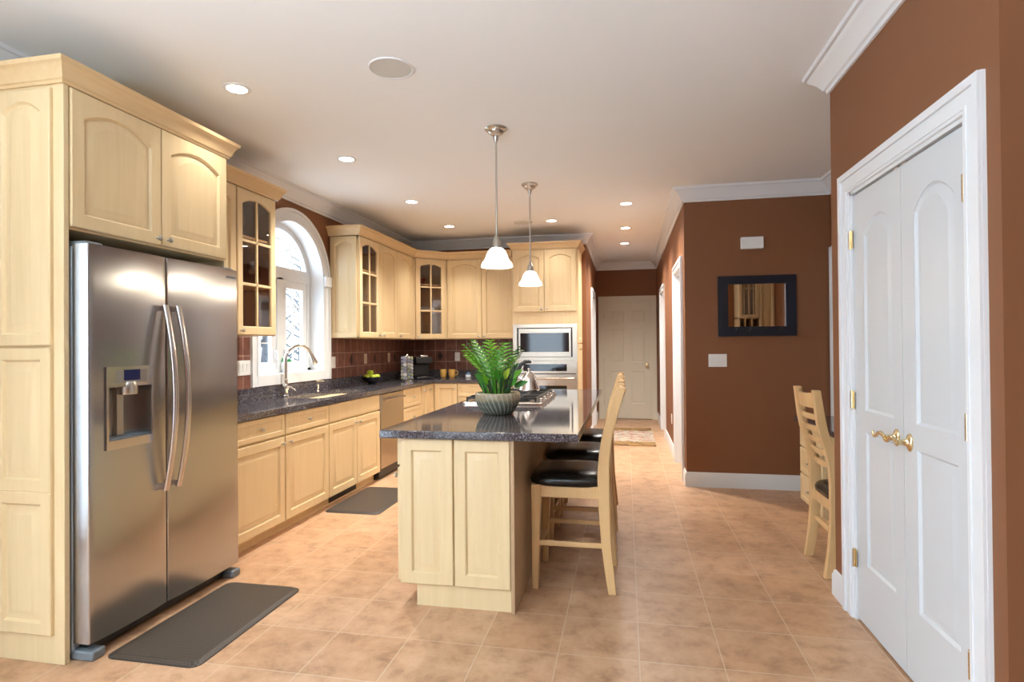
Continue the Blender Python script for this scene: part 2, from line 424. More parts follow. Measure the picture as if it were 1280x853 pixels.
# ---- joinery pieces
def outline(B, u0, u1, v0, v1, d, rise, w, K):
    pts = [B(u0+d, v0+d, w), B(u1-d, v0+d, w)]
    for k in range(K):
        t = 1 - k/(K-1); u = (u0+d) + (u1-u0-2*d)*t
        pts.append(B(u, v1-d - rise*(2*t-1)**2, w))
    return pts
def panel_door(mb, B, u0, u1, v0, v1, rise=0.0, t=0.02, fw=0.058):
    K = 13 if rise else 2
    O = lambda d, r, w: outline(B, u0, u1, v0, v1, d, r, w, K)
    mb.quad_loops([O(0, 0, 0), O(0, 0, t-0.004), O(0.004, 0, t), O(fw, rise, t), O(fw+0.004, rise, t-0.004), O(fw+0.009, rise, t-0.012),
                   O(fw+0.016, rise, t-0.012), O(fw+0.046, rise, t-0.001), O(fw+0.050, rise, t-0.001)])
def slab_front(mb, B, u0, u1, v0, v1, t=0.02, fw=0.034):
    O = lambda d, w: outline(B, u0, u1, v0, v1, d, 0, w, 2)
    mb.quad_loops([O(0, 0), O(0, t-0.004), O(0.004, t), O(fw, t), O(fw+0.005, t-0.006), O(fw+0.011, t-0.006), O(fw+0.026, t-0.001), O(fw+0.028, t-0.001)])
def plain_front(mb, B, u0, u1, v0, v1, t=0.02):
    O = lambda d, w: outline(B, u0, u1, v0, v1, d, 0, w, 2)
    mb.quad_loops([O(0, 0), O(0, t-0.005), O(0.003, t-0.001), O(0.008, t)])
def glass_door(mb, B, u0, u1, v0, v1, rise=0.045, t=0.02, fw=0.055, rows=3):
    K = 13
    O = lambda d, r, w: outline(B, u0, u1, v0, v1, d, r, w, K)
    mb.quad_loops([O(0, 0, 0), O(0, 0, t-0.004), O(0.004, 0, t), O(fw, rise, t), O(fw+0.006, rise, t-0.006), O(fw+0.006, rise, 0)], closed=True)
    um = (u0+u1)/2; lo, hi = v0+fw, v1-fw
    mb.bbox(B, um-0.009, um+0.009, lo-0.002, hi+0.004, 0.004, t-0.003)
    for k in range(1, rows):
        v = lo + (hi-lo)*k/rows
        mb.bbox(B, u0+fw-0.002, u1-fw+0.002, v-0.009, v+0.009, 0.004, t-0.003)
def pane(B, u0, u1, v0, v1, parent, fw=0.05, mat=None):
    m = MB(); m.bbox(B, u0+fw, u1-fw, v0+fw, v1-fw+0.0, 0.005, 0.008)
    return m.build('glass_pane', mat or CABGLASS, parent)
def knob(B, u, v, t, parent, mat=None, s=1.0):
    m = MB(); c = B(u, v, t)
    m.lathe([(0.0075*s, 0), (0.005*s, 0.004*s), (0.005*s, 0.012*s), (0.011*s, 0.016*s), (0.0145*s, 0.021*s), (0.0135*s, 0.027*s), (0.007*s, 0.031*s)], c, B.w, 14)
    return m.build('knob', mat or NICKEL, parent)
def rail_grid(mb, B, us, vs, holes, t):
    us = sorted(set(us)); vs = sorted(set(vs))
    for a, b in zip(us, us[1:]):
        run = None
        for c, d in zip(vs, vs[1:]):
            um, vm = (a+b)/2, (c+d)/2
            if any(h[0] < um < h[1] and h[2] < vm < h[3] for h in holes):
                if run: mb.bbox(B, a, b, run[0], run[1], 0, t); run = None
            else: run = (run[0], d) if run else (c, d)
        if run: mb.bbox(B, a, b, run[0], run[1], 0, t)
def moulded_door(mb, B, u0, u1, v0, v1, holes, t=0.035):
    us = [u0, u1]; vs = [v0, v1]
    for h in holes: us += [h[0], h[1]]; vs += [h[2], h[3]]
    rail_grid(mb, B, us, vs, holes, t)
    for h in holes:
        a, b, c, d, rise = h
        K = 13 if rise else 2
        if rise:
            arc = [B(a+(b-a)*k/12, d - rise*(2*k/12-1)**2, 0) for k in range(13)]
            top = [B(a+(b-a)*k/12, d, 0) for k in range(13)]
            mb.band(arc, top, B.w*t)
        O = lambda i, w: outline(B, a, b, c, d, i, rise, w, K)
        mb.quad_loops([O(-0.001, t-0.03), O(-0.001, t-0.001), O(0.010, t-0.010), O(0.020, t-0.010), O(0.045, t-0.002), O(0.048, t-0.002)])

# ------------------------------------------------------------------ the shell of the house
CH = 2.82
XL, YB, XHL, XHR, YE, YK, XN = -3.02, 7.68, -0.51, 0.555, 10.5, 5.64, 1.83
XP, YP0, YP1 = 1.09, 1.93, 3.34
XR, YF = 3.5, -2.2
WC, WZ, WR = 4.81, 1.99, 0.54      # arched window: centre, spring height, radius of the opening
def wallbox(name, boxes, mat=BROWN):
    m = MB()
    for b in boxes: m.box(*b)
    return struct(m.build(name, mat, smooth=0))
wallbox('floor', [(XL-0.2, YF-0.2, -0.12, XR+0.2, YE+0.2, 0.0)], FLOOR)
wallbox('ceiling', [(XL-0.2, YF-0.2, CH, XR+0.2, YE+0.2, CH+0.12)], CEIL)
m = MB(); x0, x1 = XL-0.2, XL
m.box(x0, YF-0.15, 0, x1, -1.9, CH); m.box(x0, -1.9, 2.4, x1, 0.9, CH); m.box(x0, -1.9, 0, x1, 0.9, 0.05)
m.box(x0, 0.9, 0, x1, WC-WR, CH); m.box(x0, WC+WR, 0, x1, YB+0.15, CH); m.box(x0, WC-WR, 0, x1, WC+WR, 1.10)
arc = [(x0, WC-WR*math.cos(math.pi*k/32), WZ+WR*math.sin(math.pi*k/32)) for k in range(33)]
m.band(arc, [(x0, p[1], CH) for p in arc], (0.2, 0, 0))
struct(m.build('wall_left', BROWN, smooth=0))
wallbox('wall_back', [(XL, YB, 0, XHL, YB+0.15, CH)])
o0, o1 = 8.8, 9.6
wallbox('wall_hall_left', [(XHL-0.13, YB+0.15, 0, XHL, o0, CH), (XHL-0.13, o1, 0, XHL, YE+0.15, CH), (XHL-0.13, o0, 2.13, XHL, o1, CH)])
wallbox('wall_hall_end', [(XHL, YE, 0, -0.40, YE+0.15, CH), (0.46, YE, 0, XHR, YE+0.15, CH), (-0.40, YE, 2.14, 0.46, YE+0.15, CH)])
q0, q1, q2, q3 = 5.91, 6.74, 8.5, 9.3
wallbox('wall_hall_right', [(XHR, YK+0.15, 0, XHR+0.15, q0, CH), (XHR, q1, 0, XHR+0.15, q2, CH), (XHR, q3, 0, XHR+0.15, YE+0.15, CH),
                            (XHR, q0, 2.13, XHR+0.15, q1, CH), (XHR, q2, 2.13, XHR+0.15, q3, CH)])
wallbox('wall_mirror', [(XHR, YK, 0, XN+0.15, YK+0.15, CH)])
wallbox('wall_nook', [(XN, YP1, 0, XN+0.15, YK, CH)])
d0, d1 = 2.105, 3.075
wallbox('wall_pantry', [(XP, YP0, 0, XP+0.12, d0, CH), (XP, d1, 0, XP+0.12, YP1, CH), (XP, d0, 2.085, XP+0.12, d1, CH),
                        (XP+0.12, YP1-0.12, 0, XN+0.15, YP1, CH), (XP+0.12, YP0, 0, XR, YP0+0.12, CH), (XN+0.15, YP0+0.12, 0, XN+0.27, YP1, CH)])
wallbox('wall_right', [(XR, YF, 0, XR+0.15, YP0+0.12, CH)])
wallbox('wall_front', [(XL, YF-0.15, 0, -2.8, YF, CH), (-1.7, YF-0.15, 0, XR+0.15, YF, CH), (-2.8, YF-0.15, 2.35, -1.7, YF, CH), (-2.8, YF-0.15, 0, -1.7, YF, 0.05)])

wallbox('hall_end_light_stop', [(XHL-0.13, YE+0.15, 0, XHR+0.15, YE+0.2, CH)])  # unseen backing slab, added to stop sky light leaking under the end door
wallbox('hall_right_light_stop', [(XHR+0.15, YK+0.15, 0, XHR+0.2, YE+0.2, CH)])  # unseen slab added to keep outside light from the right-hand doors
wallbox('hall_left_light_stop', [(XHL-0.18, YB+0.15, 0, XHL-0.13, YE+0.2, CH)])  # likewise unseen, added to seal light gaps on the left side

# patio and side glazing behind the camera: frames and glass
def glazing(name, B, u0, u1, v0, v1, n, depth=0.06):
    root = thing(name, '', '', B((u0+u1)/2, v0, 0)); del root['label']; del root['category']; struct(root)
    m = MB(); f = 0.07
    m.bbox(B, u0, u1, v0, v0+f, 0, depth); m.bbox(B, u0, u1, v1-f, v1, 0, depth)
    for k in range(n+1):
        u = u0 + (u1-u0-f)*k/n
        m.bbox(B, u, u+f, v0+f, v1-f, 0, depth)
    m.build('frame', WHITE, root)
    g = MB(); g.bbox(B, u0+0.02, u1-0.02, v0+0.02, v1-0.02, depth/2-0.003, depth/2+0.003); g.build('glass_pane', PANE, root)
glazing('window_2', Basis((0, YF-0.10, 0), (1, 0, 0), (0, 1, 0)), -2.8, -1.7, 0.05, 2.35, 1)
glazing('window_3', Basis((XL-0.13, 0, 0), (0, 1, 0), (1, 0, 0)), -1.9, 0.9, 0.05, 2.4, 3)

# ceiling crown moulding and baseboards
CP = [(0, CH-0.13), (0.012, CH-0.13), (0.016, CH-0.112), (0.028, CH-0.106), (0.034, CH-0.094), (0.052, CH-0.066), (0.074, CH-0.044), (0.084, CH-0.036), (0.090, CH-0.024), (0.104, CH-0.020), (0.108, CH), (0, CH)]
ring_path = [(XR, YP0), (XP, YP0), (XP, YP1), (XN, YP1), (XN, YK), (XHR, YK), (XHR, YE), (XHL, YE), (XHL, YB), (XL, YB), (XL, YF), (XR, YF)]
struct(MB().sweep(ring_path, CP, closed=True).build('trim_1', WHITE, smooth=25))
BP = [(0, 0), (0.016, 0), (0.016, 0.105), (0.011, 0.118), (0.008, 0.132), (0, 0.138)]
def base(name, path):
    return struct(MB().sweep(path, BP).build(name, WHITE, smooth=25))
base('baseboard_mirror', [(XN, YK), (XHR, YK), (XHR, q0-0.085)])
base('baseboard_hall_right', [(XHR, q1+0.085), (XHR, q2-0.085)])
base('baseboard_hall_far', [(XHR, q3+0.085), (XHR, YE)])
base('baseboard_pantry', [(XP, 3.18), (XP, YP1), (XP+0.25, YP1)])
base('baseboard_corner', [(XR, YP0), (XP, YP0), (XP, 2.0)])
base('baseboard_hall_left', [(XHL, o0-0.085), (XHL, YB), (XHL-0.055, YB)])
base('baseboard_hall_left', [(XHL, YE), (XHL, o1+0.085)])
base('baseboard_side', [(XL, 2.02), (XL, 0.95)])
base('baseboard_right', [(XR, YF), (XR, YP0)])

# casings: two-step boards around an opening on plane B
def casing(B, u0, u1, v1, parent, wd=0.09, mat=WHITE):
    m = MB()
    for a, b, w in ((0, wd, 0.014), (wd-0.03, wd-0.001, 0.024), (0.012, 0.022, 0.018)):
        m.band([B(u0-a, 0, 0), B(u0-a, v1+a, 0), B(u1+a, v1+a, 0), B(u1+a, 0, 0)], [B(u0-b, 0, 0), B(u0-b, v1+b, 0), B(u1+b, v1+b, 0), B(u1+b, 0, 0)], B.w*w)
    return m.build('casing', mat, parent, smooth=0)
def jambs(B, u0, u1, v1, depth, parent, mat=WHITE):
    m = MB()
    m.bbox(B, u0-0.001, u0+0.015, 0, v1, -depth, 0.002); m.bbox(B, u1-0.015, u1+0.001, 0, v1, -depth, 0.002); m.bbox(B, u0, u1, v1-0.015, v1+0.001, -depth, 0.002)
    return m.build('jamb', mat, parent, smooth=0)
def door_root(name, loc):
    o = thing(name, '', '', loc); del o['label']; del o['category']; return struct(o)

# pantry double door
PD = door_root('door_1', (XP, 2.59, 0)); B = Basis((XP, 0, 0), (0, 1, 0), (-1, 0, 0))
casing(B, d0-0.008, d1+0.008, 2.085, PD, 0.10); jambs(B, d0-0.008, d1+0.008, 2.085, 0.11, PD)
BD = Basis((XP+0.044, 0, 0), (0, 1, 0), (-1, 0, 0)); seam = 2.575
def leaf(a, b, pa, pb):
    m = MB(); moulded_door(m, BD, a, b, 0.012, 2.062, [(pa, pb, 1.03, 1.93, 0.075), (pa, pb, 0.30, 0.93, 0)], 0.036)
    return m.build('door_leaf', DOORWHITE, PD, smooth=25)
L_far = leaf(seam+0.002, d1-0.010, 2.66, 2.95); L_near = leaf(d0+0.010, seam-0.002, 2.19, 2.47)
def lever(parent, y, z, sgn):
    m = MB(); c = Vector((XP+0.008, y, z))
    m.quad_loops([[c + Vector((-h, 0.022*s*math.cos(2*math.pi*k/20), 0.036*s*math.sin(2*math.pi*k/20))) for k in range(20)] for s, h in ((1, 0), (1, 0.004), (0.86, 0.009), (0.55, 0.012), (0.35, 0.02), (0.3, 0.045))])
    pts = [(0, 0), (0.02, 0.004), (0.045, 0.012), (0.07, 0.008), (0.092, -0.010), (0.112, -0.012), (0.124, 0.0), (0.122, 0.010)]
    m.tube([c + Vector((-0.045, sgn*p[0], p[1])) for p in pts], [0.009, 0.008, 0.0085, 0.0075, 0.0065, 0.006, 0.006, 0.004], 10)
    m.build('lever_handle', BRASS, parent)
lever(L_far, 2.63, 0.955, 1); lever(L_near, 2.52, 0.952, 1)
def hinge(parent, y, z, mat=BRASS, x=XP, sgn=1):
    m = MB(); m.lathe([(0.0065, 0), (0.0065, 0.088)], (x-0.006*sgn, y, z-0.044), (0, 0, 1), 10)
    for k in range(1, 4): m.lathe([(0.0072, 0), (0.0072, 0.003)], (x-0.006*sgn, y, z-0.044+k*0.022), (0, 0, 1), 10)
    m.box(min(x, x-0.003*sgn), y-0.018, z-0.044, max(x, x-0.003*sgn), y+0.018, z+0.044)
    m.build('hinge', mat, parent)
for z in (1.85, 1.07, 0.30):
    hinge(L_far, d1-0.004, z); hinge(L_near, d0+0.004, z)
for l, y in ((L_far, seam+0.04), (L_near, seam-0.03)):
    mm = MB(); mm.box(XP+0.008, y-0.018, 2.055, XP+0.016, y+0.018, 2.07); mm.build('ball_catch', NICKEL, l)

# hall end door, six panels
HD = door_root('door_2', (0.03, YE, 0)); B = Basis((0, YE, 0), (1, 0, 0), (0, -1, 0))
casing(B, -0.40, 0.46, 2.135, HD, 0.082, WARMLIT); jambs(B, -0.40, 0.46, 2.135, 0.13, HD, WARMLIT)
BH = Basis((0, YE+0.05, 0), (1, 0, 0), (0, -1, 0))
m = MB(); hs = []
for a, b in ((-0.27, -0.03), (0.09, 0.33)):
    hs += [(a, b, 1.74, 1.95, 0), (a, b, 1.02, 1.62, 0), (a, b, 0.28, 0.86, 0)]
moulded_door(m, BH, -0.383, 0.443, 0.012, 2.118, hs, 0.038)
hl = m.build('door_leaf', WARMLIT, HD, smooth=25)
m = MB(); m.lathe([(0.032, 0), (0.032, 0.006), (0.012, 0.010), (0.012, 0.035), (0.026, 0.045), (0.030, 0.06), (0.022, 0.072), (0.0, 0.075)], (0.375, YE+0.012, 0.98), (0, -1, 0), 18); m.build('door_knob', BRASS, hl)
for z in (1.85, 1.05, 0.30):
    m = MB(); m.lathe([(0.007, 0), (0.007, 0.09)], (-0.387, YE+0.004, z-0.045), (0, 0, 1), 10); m.build('hinge', NICKEL, hl)

# cased side openings of the hall, each closed by a plain white door set back in the wall
def side_opening(name, x, a, b, sgn):
    r = door_root(name, (x, (a+b)/2, 0)); B = Basis((x, 0, 0), (0, 1, 0), (-sgn, 0, 0))
    casing(B, a, b, 2.13, r, 0.085); jambs(B, a, b, 2.13, 0.13, r)
    m = MB(); moulded_door(m, Basis((x+sgn*0.128, 0, 0), (0, 1, 0), (-sgn, 0, 0)), a+0.018, b-0.018, 0.01, 2.11, [(a+0.12, b-0.12, 1.05, 1.95, 0.06), (a+0.12, b-0.12, 0.25, 0.90, 0)], 0.034)
    m.build('door_leaf', DOORWHITE, r, smooth=25)
side_opening('door_3', XHR, q0, q1, 1); side_opening('door_4', XHR, q2, q3, 1); side_opening('door_5', XHL, o0, o1, -1)
# nook doorway: only its far casing leg shows past the pantry corner
r = door_root('door_6', (XN, 5.26, 0)); B = Basis((XN, 0, 0), (0, 1, 0), (-1, 0, 0))
casing(B, 5.02, 5.53, 2.12, r, 0.09)
m = MB(); moulded_door(m, Basis((XN, 0, 0), (0, 1, 0), (-1, 0, 0)), 5.02, 5.53, 0.01, 2.12, [(5.10, 5.45, 1.05, 1.95, 0), (5.10, 5.45, 0.25, 0.90, 0)], 0.010); m.build('door_leaf', DOORWHITE, r, smooth=25)

# arched kitchen window
def arch_path(r, x, zb, n=32, zc=WZ):
    return [(x, WC-r, zb)] + [(x, WC-r*math.cos(math.pi*k/n), zc+r*math.sin(math.pi*k/n)) for k in range(n+1)] + [(x, WC+r, zb)]
WN = door_root('window_1', (XL, WC, 1.02))
m = MB()
for a, b, w in ((-0.004, 0.10, 0.016), (0.072, 0.099, 0.030), (0.008, 0.02, 0.022)):
    m.band(arch_path(WR+a, XL, 1.02), arch_path(WR+b, XL, 1.02), (w, 0, 0))
m.box(XL, WC-WR-0.098, 1.022, XL+0.02, WC+WR+0.098, 1.11)
for s in (-1, 1):
    y = WC+s*(WR+0.05); m.box(XL, y-0.062, 1.965, XL+0.040, y+0.062, 2.065)
m.build('casing', WHITE, WN, smooth=25)
m = MB(); m.band(arch_path(WR-0.016, XL-0.2, 1.10), arch_path(WR+0.002, XL-0.2, 1.10), (0.212, 0, 0)); m.box(XL-0.2, WC-WR, 1.09, XL+0.012, WC+WR, 1.115)
m.build('jamb_lining', WHITE, WN, smooth=25)
xf = XL-0.19
m = MB(); R1 = WR-0.016
m.band(arch_path(R1-0.055, xf, 1.115), arch_path(R1+0.004, xf, 1.115), (0.05, 0, 0))
m.box(xf, WC-R1, 1.985, xf+0.055, WC+R1, 2.105)
m.box(xf, WC-R1, 1.112, xf+0.05, WC+R1, 1.14)
m.box(xf, WC-0.045, 1.12, xf+0.055, WC+0.045, 2.0)
ra = 0.27
m.band([(xf+0.015, WC-(ra-0.007)*math.cos(math.pi*k/20), 2.10+(ra-0.007)*math.sin(math.pi*k/20)) for k in range(21)], [(xf+0.015, WC-(ra+0.007)*math.cos(math.pi*k/20), 2.10+(ra+0.007)*math.sin(math.pi*k/20)) for k in range(21)], (0.014, 0, 0))
for ang in (45, 90, 135):
    a = math.radians(ang); c, s_ = math.cos(a), math.sin(a)
    m.tube([(xf+0.022, WC+c*ra, 2.10+s_*ra), (xf+0.022, WC+c*0.47, 2.0+s_*0.47)], 0.006, 6)
m.build('window_frame', WHITE, WN, smooth=25)
def sash(a, b):
    B = Basis((xf+0.005, 0, 0), (0, 1, 0), (1, 0, 0)); m = MB(); f = 0.072; v0, v1 = 1.14, 1.985
    m.bbox(B, a, b, v0, v0+f, 0, 0.035); m.bbox(B, a, b, v1-f, v1, 0, 0.035); m.bbox(B, a, a+f, v0+f, v1-f, 0, 0.035); m.bbox(B, b-f, b, v0+f, v1-f, 0, 0.035)
    um = (a+b)/2; m.bbox(B, um-0.006, um+0.006, v0+f, v1-f, 0.010, 0.022)
    for k in range(1, 4):
        v = v0+f+(v1-v0-2*f)*k/4; m.bbox(B, a+f, b-f, v-0.006, v+0.006, 0.011, 0.021)
    return m.build('sash', WHITE, WN, smooth=0)
s1 = sash(WC-R1+0.052, WC-0.045); s2 = sash(WC+0.045, WC+R1-0.052)
for s_, y in ((s1, WC-0.075), (s2, WC+0.075)):
    m = MB(); m.box(xf+0.04, y-0.012, 1.24, xf+0.058, y+0.012, 1.33); m.tube([(xf+0.055, y, 1.32), (xf+0.075, y, 1.30), (xf+0.07, y, 1.23)], 0.006, 8); m.build('sash_lock', WHITE, s_)
m = MB(); m.band([(xf+0.012, WC-0.5*math.cos(math.pi*k/24), 2.0+0.5*math.sin(math.pi*k/24)) for k in range(25)], [(xf+0.012, WC-0.5*math.cos(math.pi*k/24), 1.13) for k in range(25)], (0.004, 0, 0))
m.build('glass_pane', PANE, WN, smooth=0)

# slate tile between worktop and wall cabinets
GZ = 1.015
m = MB()
m.box(XL, 3.08, GZ, XL+0.008, WC-WR-0.099, 1.45); m.box(XL, WC+WR+0.099, GZ, XL+0.008, YB, 1.45); m.box(XL+0.008, YB-0.008, GZ, -1.39, YB, 1.45)
bt = struct(m.build('trim_2', SLATE, smooth=0))
for y in (5.93, 6.54, 7.15):
    mm = MB(); mm.prism([(XL+0.006, y-0.035, 1.205), (XL+0.006, y, 1.145), (XL+0.006, y+0.035, 1.205), (XL+0.006, y, 1.265)], (0.006, 0, 0)); mm.build('diamond_tile', SLATE_DARK, bt)
for x in (-2.55, -1.95):
    mm = MB(); mm.prism([(x-0.04, YB-0.006, 1.205), (x, YB-0.006, 1.145), (x+0.04, YB-0.006, 1.205), (x, YB-0.006, 1.265)], (0, -0.006, 0)); mm.build('diamond_tile', SLATE_DARK, bt)

# outside the windows: pale ground and bare trees
wallbox('ground', [(-40, -40, -0.5, 40, 40, -0.3)], SNOW).name = 'ground'
def bare_tree(x, y, h, seed, label):
    rnd = random.Random(seed); t = thing('bare_tree', label, 'tree', (x, y, -0.3), 'bare trees outside the arched window')
    m = MB(); m.tube([(x, y, -0.3), (x+0.05, y, h*0.3), (x+0.02, y+0.05, h*0.6), (x, y, h)], [0.16, 0.12, 0.08, 0.02], 8); m.build('trunk', BARK, t)
    m = MB()
    for k in range(26):
        z = h*(0.2+0.75*rnd.random()); a = rnd.random()*6.28; l = (h-z)*0.5+0.4
        e = Vector((x+math.cos(a)*l, y+math.sin(a)*l, z+l*0.7)); s = Vector((x, y, z)); mid = (s+e)/2+Vector((0, 0, -0.1*l))
        m.tube([s, mid, e], [0.035, 0.022, 0.006], 5)
        for q in range(4):
            f = 0.35+0.6*rnd.random(); p = s.lerp(e, f); d = Vector((rnd.uniform(-1, 1), rnd.uniform(-1, 1), rnd.uniform(0.1, 1)))*l*0.3
            m.tube([p, p+d], [0.012, 0.004], 4)
    m.build('branches', BARK, t)
for i, (x, y, h) in enumerate(((-9.5, 15.5, 4.2), (-14.5, 25.0, 6.5), (-14.0, 17.0, 3.4), (-19.5, 24.0, 6.0), (-7.2, 10.4, 2.4))):
    bare_tree(x, y, h, 30+i, 'bare grey tree standing out in the pale garden beyond the arched window')

# ------------------------------------------------------------------ cabinets and appliances
CRP = lambda z0, z1: [(-0.004, z0), (0.006, z0), (0.010, z0+0.012), (0.016, z0+0.016), (0.020, z0+0.03), (0.034, z1-0.034), (0.044, z1-0.022), (0.050, z1-0.018), (0.054, z1), (-0.004, z1)]
XL, YB = XL+0.002, YB-0.002      # fitted furniture stands a hair clear of the walls
# refrigerator enclosure
FX = -2.37
RC = thing('refrigerator_cabinet', 'tall maple enclosure with panelled side and arched doors over the steel refrigerator', 'cabinet', (-2.7, 2.55, 0))
m = MB(); m.box(XL, 2.028, 0, FX+0.012, 2.052, 2.50); m.build('side_panel', MAPLE, RC, bevel=0.002)
B = Basis((0, 2.028, 0), (1, 0, 0), (0, -1, 0))
for a, b in ((XL+0.01, -2.722), (-2.715, -2.412)):
    m = MB(); panel_door(m, B, a, b, 1.365, 2.475, 0.045, 0.018, 0.05); m.build('upper_side_panel', MAPLE, RC, smooth=25)
    m = MB(); panel_door(m, B, a, b, 0.735, 1.355, 0, 0.018, 0.05); 
    m2 = MB(); panel_door(m2, B, a, b, 0.125, 0.735, 0, 0.018, 0.05)
    m.build('lower_side_panel', MAPLE, RC, smooth=25); m2.build('lower_side_panel', MAPLE, RC, smooth=25)
m = MB(); m.box(XL, 3.045, 0, FX, 3.068, 2.50); m.build('side_panel', MAPLE, RC, bevel=0.002)
m = MB(); m.box(XL, 2.052, 1.872, FX, 3.045, 2.50); m.build('body', MAPLE, RC, bevel=0.001)
B = Basis((FX, 0, 0), (0, 1, 0), (1, 0, 0))
for a, b, k in ((2.058, 2.548, 2.518), (2.554, 3.042, 2.585)):
    m = MB(); panel_door(m, B, a, b, 1.882, 2.488, 0.055, 0.02, 0.06); d = m.build('door', MAPLE, RC, smooth=25); knob(B, k, 1.915, 0.02, d)
m = MB(); m.sweep([(XL, 2.024), (FX+0.014, 2.024), (FX+0.014, 3.058), (XL, 3.058)][::-1], CRP(2.492, 2.588)); m.build('crown', CROWNWOOD, RC, smooth=25)

# refrigerator
FR = thing('refrigerator', 'large side by side stainless steel refrigerator with curved bar handles', 'refrigerator', (-2.66, 2.55, 0))
m = MB(); m.box(-2.99, 2.068, 0.02, -2.365, 3.036, 1.80); m.build('body', SILVERSIDE, FR, bevel=0.004)
def fridge_door(a, b, cut=None):
    m = MB(); z0, z1 = 0.075, 1.808; N = 14
    def row(z):
        pts = []
        for t in [0, 0.004, 0.008, 0.013] + [q/N for q in range(1, N)] + [0.987, 0.992, 0.996, 1]:
            y = a+(b-a)*t; e = min(t, 1-t)*(b-a)
            x = -2.2755 + 0.012*(1-(2*t-1)**2) - (0.005*(1-e/0.005)**2 if e < 0.005 else 0)
            pts.append((x, y, z))
        return pts + [(-2.355, b, z), (-2.355, a, z)]
    m.quad_loops([row(z0), row(z0+0.004), row(z1-0.004), row(z1)])
    return m.build('door', STEEL, FR, smooth=30)
D1 = fridge_door(2.066, 2.492); D2 = fridge_door(2.500, 3.036)
# ice and water dispenser set into the left door (cut as a real recess)
cut = MB(); cut.box(-2.345, 2.150, 0.93, -2.20, 2.385, 1.175)
co = cut.build('dispenser_cutter', BLACK, None)
def apply_cut(o, c, off):
    for v in c.data.vertices: v.co -= Vector(off)
    bm_ = o.modifiers.new('cut', 'BOOLEAN'); bm_.operation = 'DIFFERENCE'; bm_.object = c; bm_.solver = 'EXACT'
    dg = bpy.context.evaluated_depsgraph_get()
    c.parent = None; c.location = FR.location
    dg.update()
    me = bpy.data.meshes.new_from_object(o.evaluated_get(dg))
    o.modifiers.clear(); o.data = me; o.data.set_sharp_from_angle(angle=math.radians(30))
    bpy.data.objects.remove(c)
apply_cut(D1, co, FR.location)
m = MB(); B = Basis((-2.2655, 0, 0), (0, 1, 0), (1, 0, 0))
m.band([B(2.140, 0.895, 0), B(2.140, 1.268, 0), B(2.396, 1.268, 0), B(2.396, 0.895, 0), B(2.140, 0.895, 0)], [B(2.151, 0.935, 0), B(2.151, 1.175, 0), B(2.384, 1.175, 0), B(2.384, 0.935, 0), B(2.151, 0.935, 0)], (0.006, 0, 0))
disp = m.build('dispenser', STEELH, FR, smooth=25)
m = MB(); m.bbox(B, 2.185, 2.355, 1.195, 1.250, 0.004, 0.0075); m.build('control_panel', simple('panel_grey', (0.30, 0.29, 0.27), 0.35, 0.6), disp)
m = MB(); m.bbox(B, 2.228, 2.316, 1.203, 1.252, 0.006, 0.009); m.build('display', SCREEN, disp)
m = MB(); m.lathe([(0.040, 0), (0.042, 0.01), (0.042, 0.05), (0.038, 0.06)], (-2.285, 2.272, 1.137), (0, 0, 1), 20); m.build('spout', NICKEL, disp)
m = MB(); m.quad_loops([[(-2.344, 2.19+0.020*math.cos(a), 1.095+0.032*math.sin(a)) for a in [2*math.pi*k/16 for k in range(16)]], [(-2.335, 2.19+0.020*math.cos(a), 1.095+0.032*math.sin(a)) for a in [2*math.pi*k/16 for k in range(16)]]]); m.build('paddle', BLACK, disp)
m = MB(); m.box(-2.345, 2.255, 0.945, -2.325, 2.290, 1.16); m.build('chute', NICKEL, disp)
m = MB(); m.box(-2.344, 2.152, 0.931, -2.270, 2.383, 0.942); m.build('drip_tray', GREYPLASTIC, disp)
for d, y in ((D1, 2.455), (D2, 2.538)):
    m = MB(); N = 24; z0, z1 = 0.645, 1.565
    loops = []
    for k in range(N+1):
        t = k/N; z = z0+(z1-z0)*t; x = -2.262 + 0.018 + 0.058*(1-(2*t-1)**2)
        loops.append([(x + 0.011*math.cos(a), y + 0.017*math.sin(a), z) for a in [2*math.pi*q/14 for q in range(14)]])
    m.quad_loops(loops)
    for z in (0.662, 1.548): m.box(-2.290, y-0.012, z-0.012, -2.240, y+0.012, z+0.012)
    m.build('handle', STEELH, d, smooth=50)
m = MB(); m.bbox(Basis((-2.268, 0, 0), (0, 1, 0), (1, 0, 0)), 2.93, 3.01, 1.755, 1.768, -0.014, 0.0005); m.build('badge', GREYPLASTIC, D2)
for y0, y1 in ((2.075, 2.16), (2.95, 3.03)):
    m = MB(); m.box(-2.42, y0, 1.80, -2.30, y1, 1.822); m.build('hinge_cover', GREYPLASTIC, FR, bevel=0.005)
m = MB(); m.box(-2.40, 2.10, 0.012, -2.325, 3.01, 0.068); m.build('grille', BLACK, FR, bevel=0.004)
for y0, y1 in ((2.068, 2.135), (2.965, 3.034)):
    m = MB(); m.box(-2.46, y0, 0.0, -2.262, y1, 0.042); m.build('foot', GREYPLASTIC, FR, bevel=0.008)

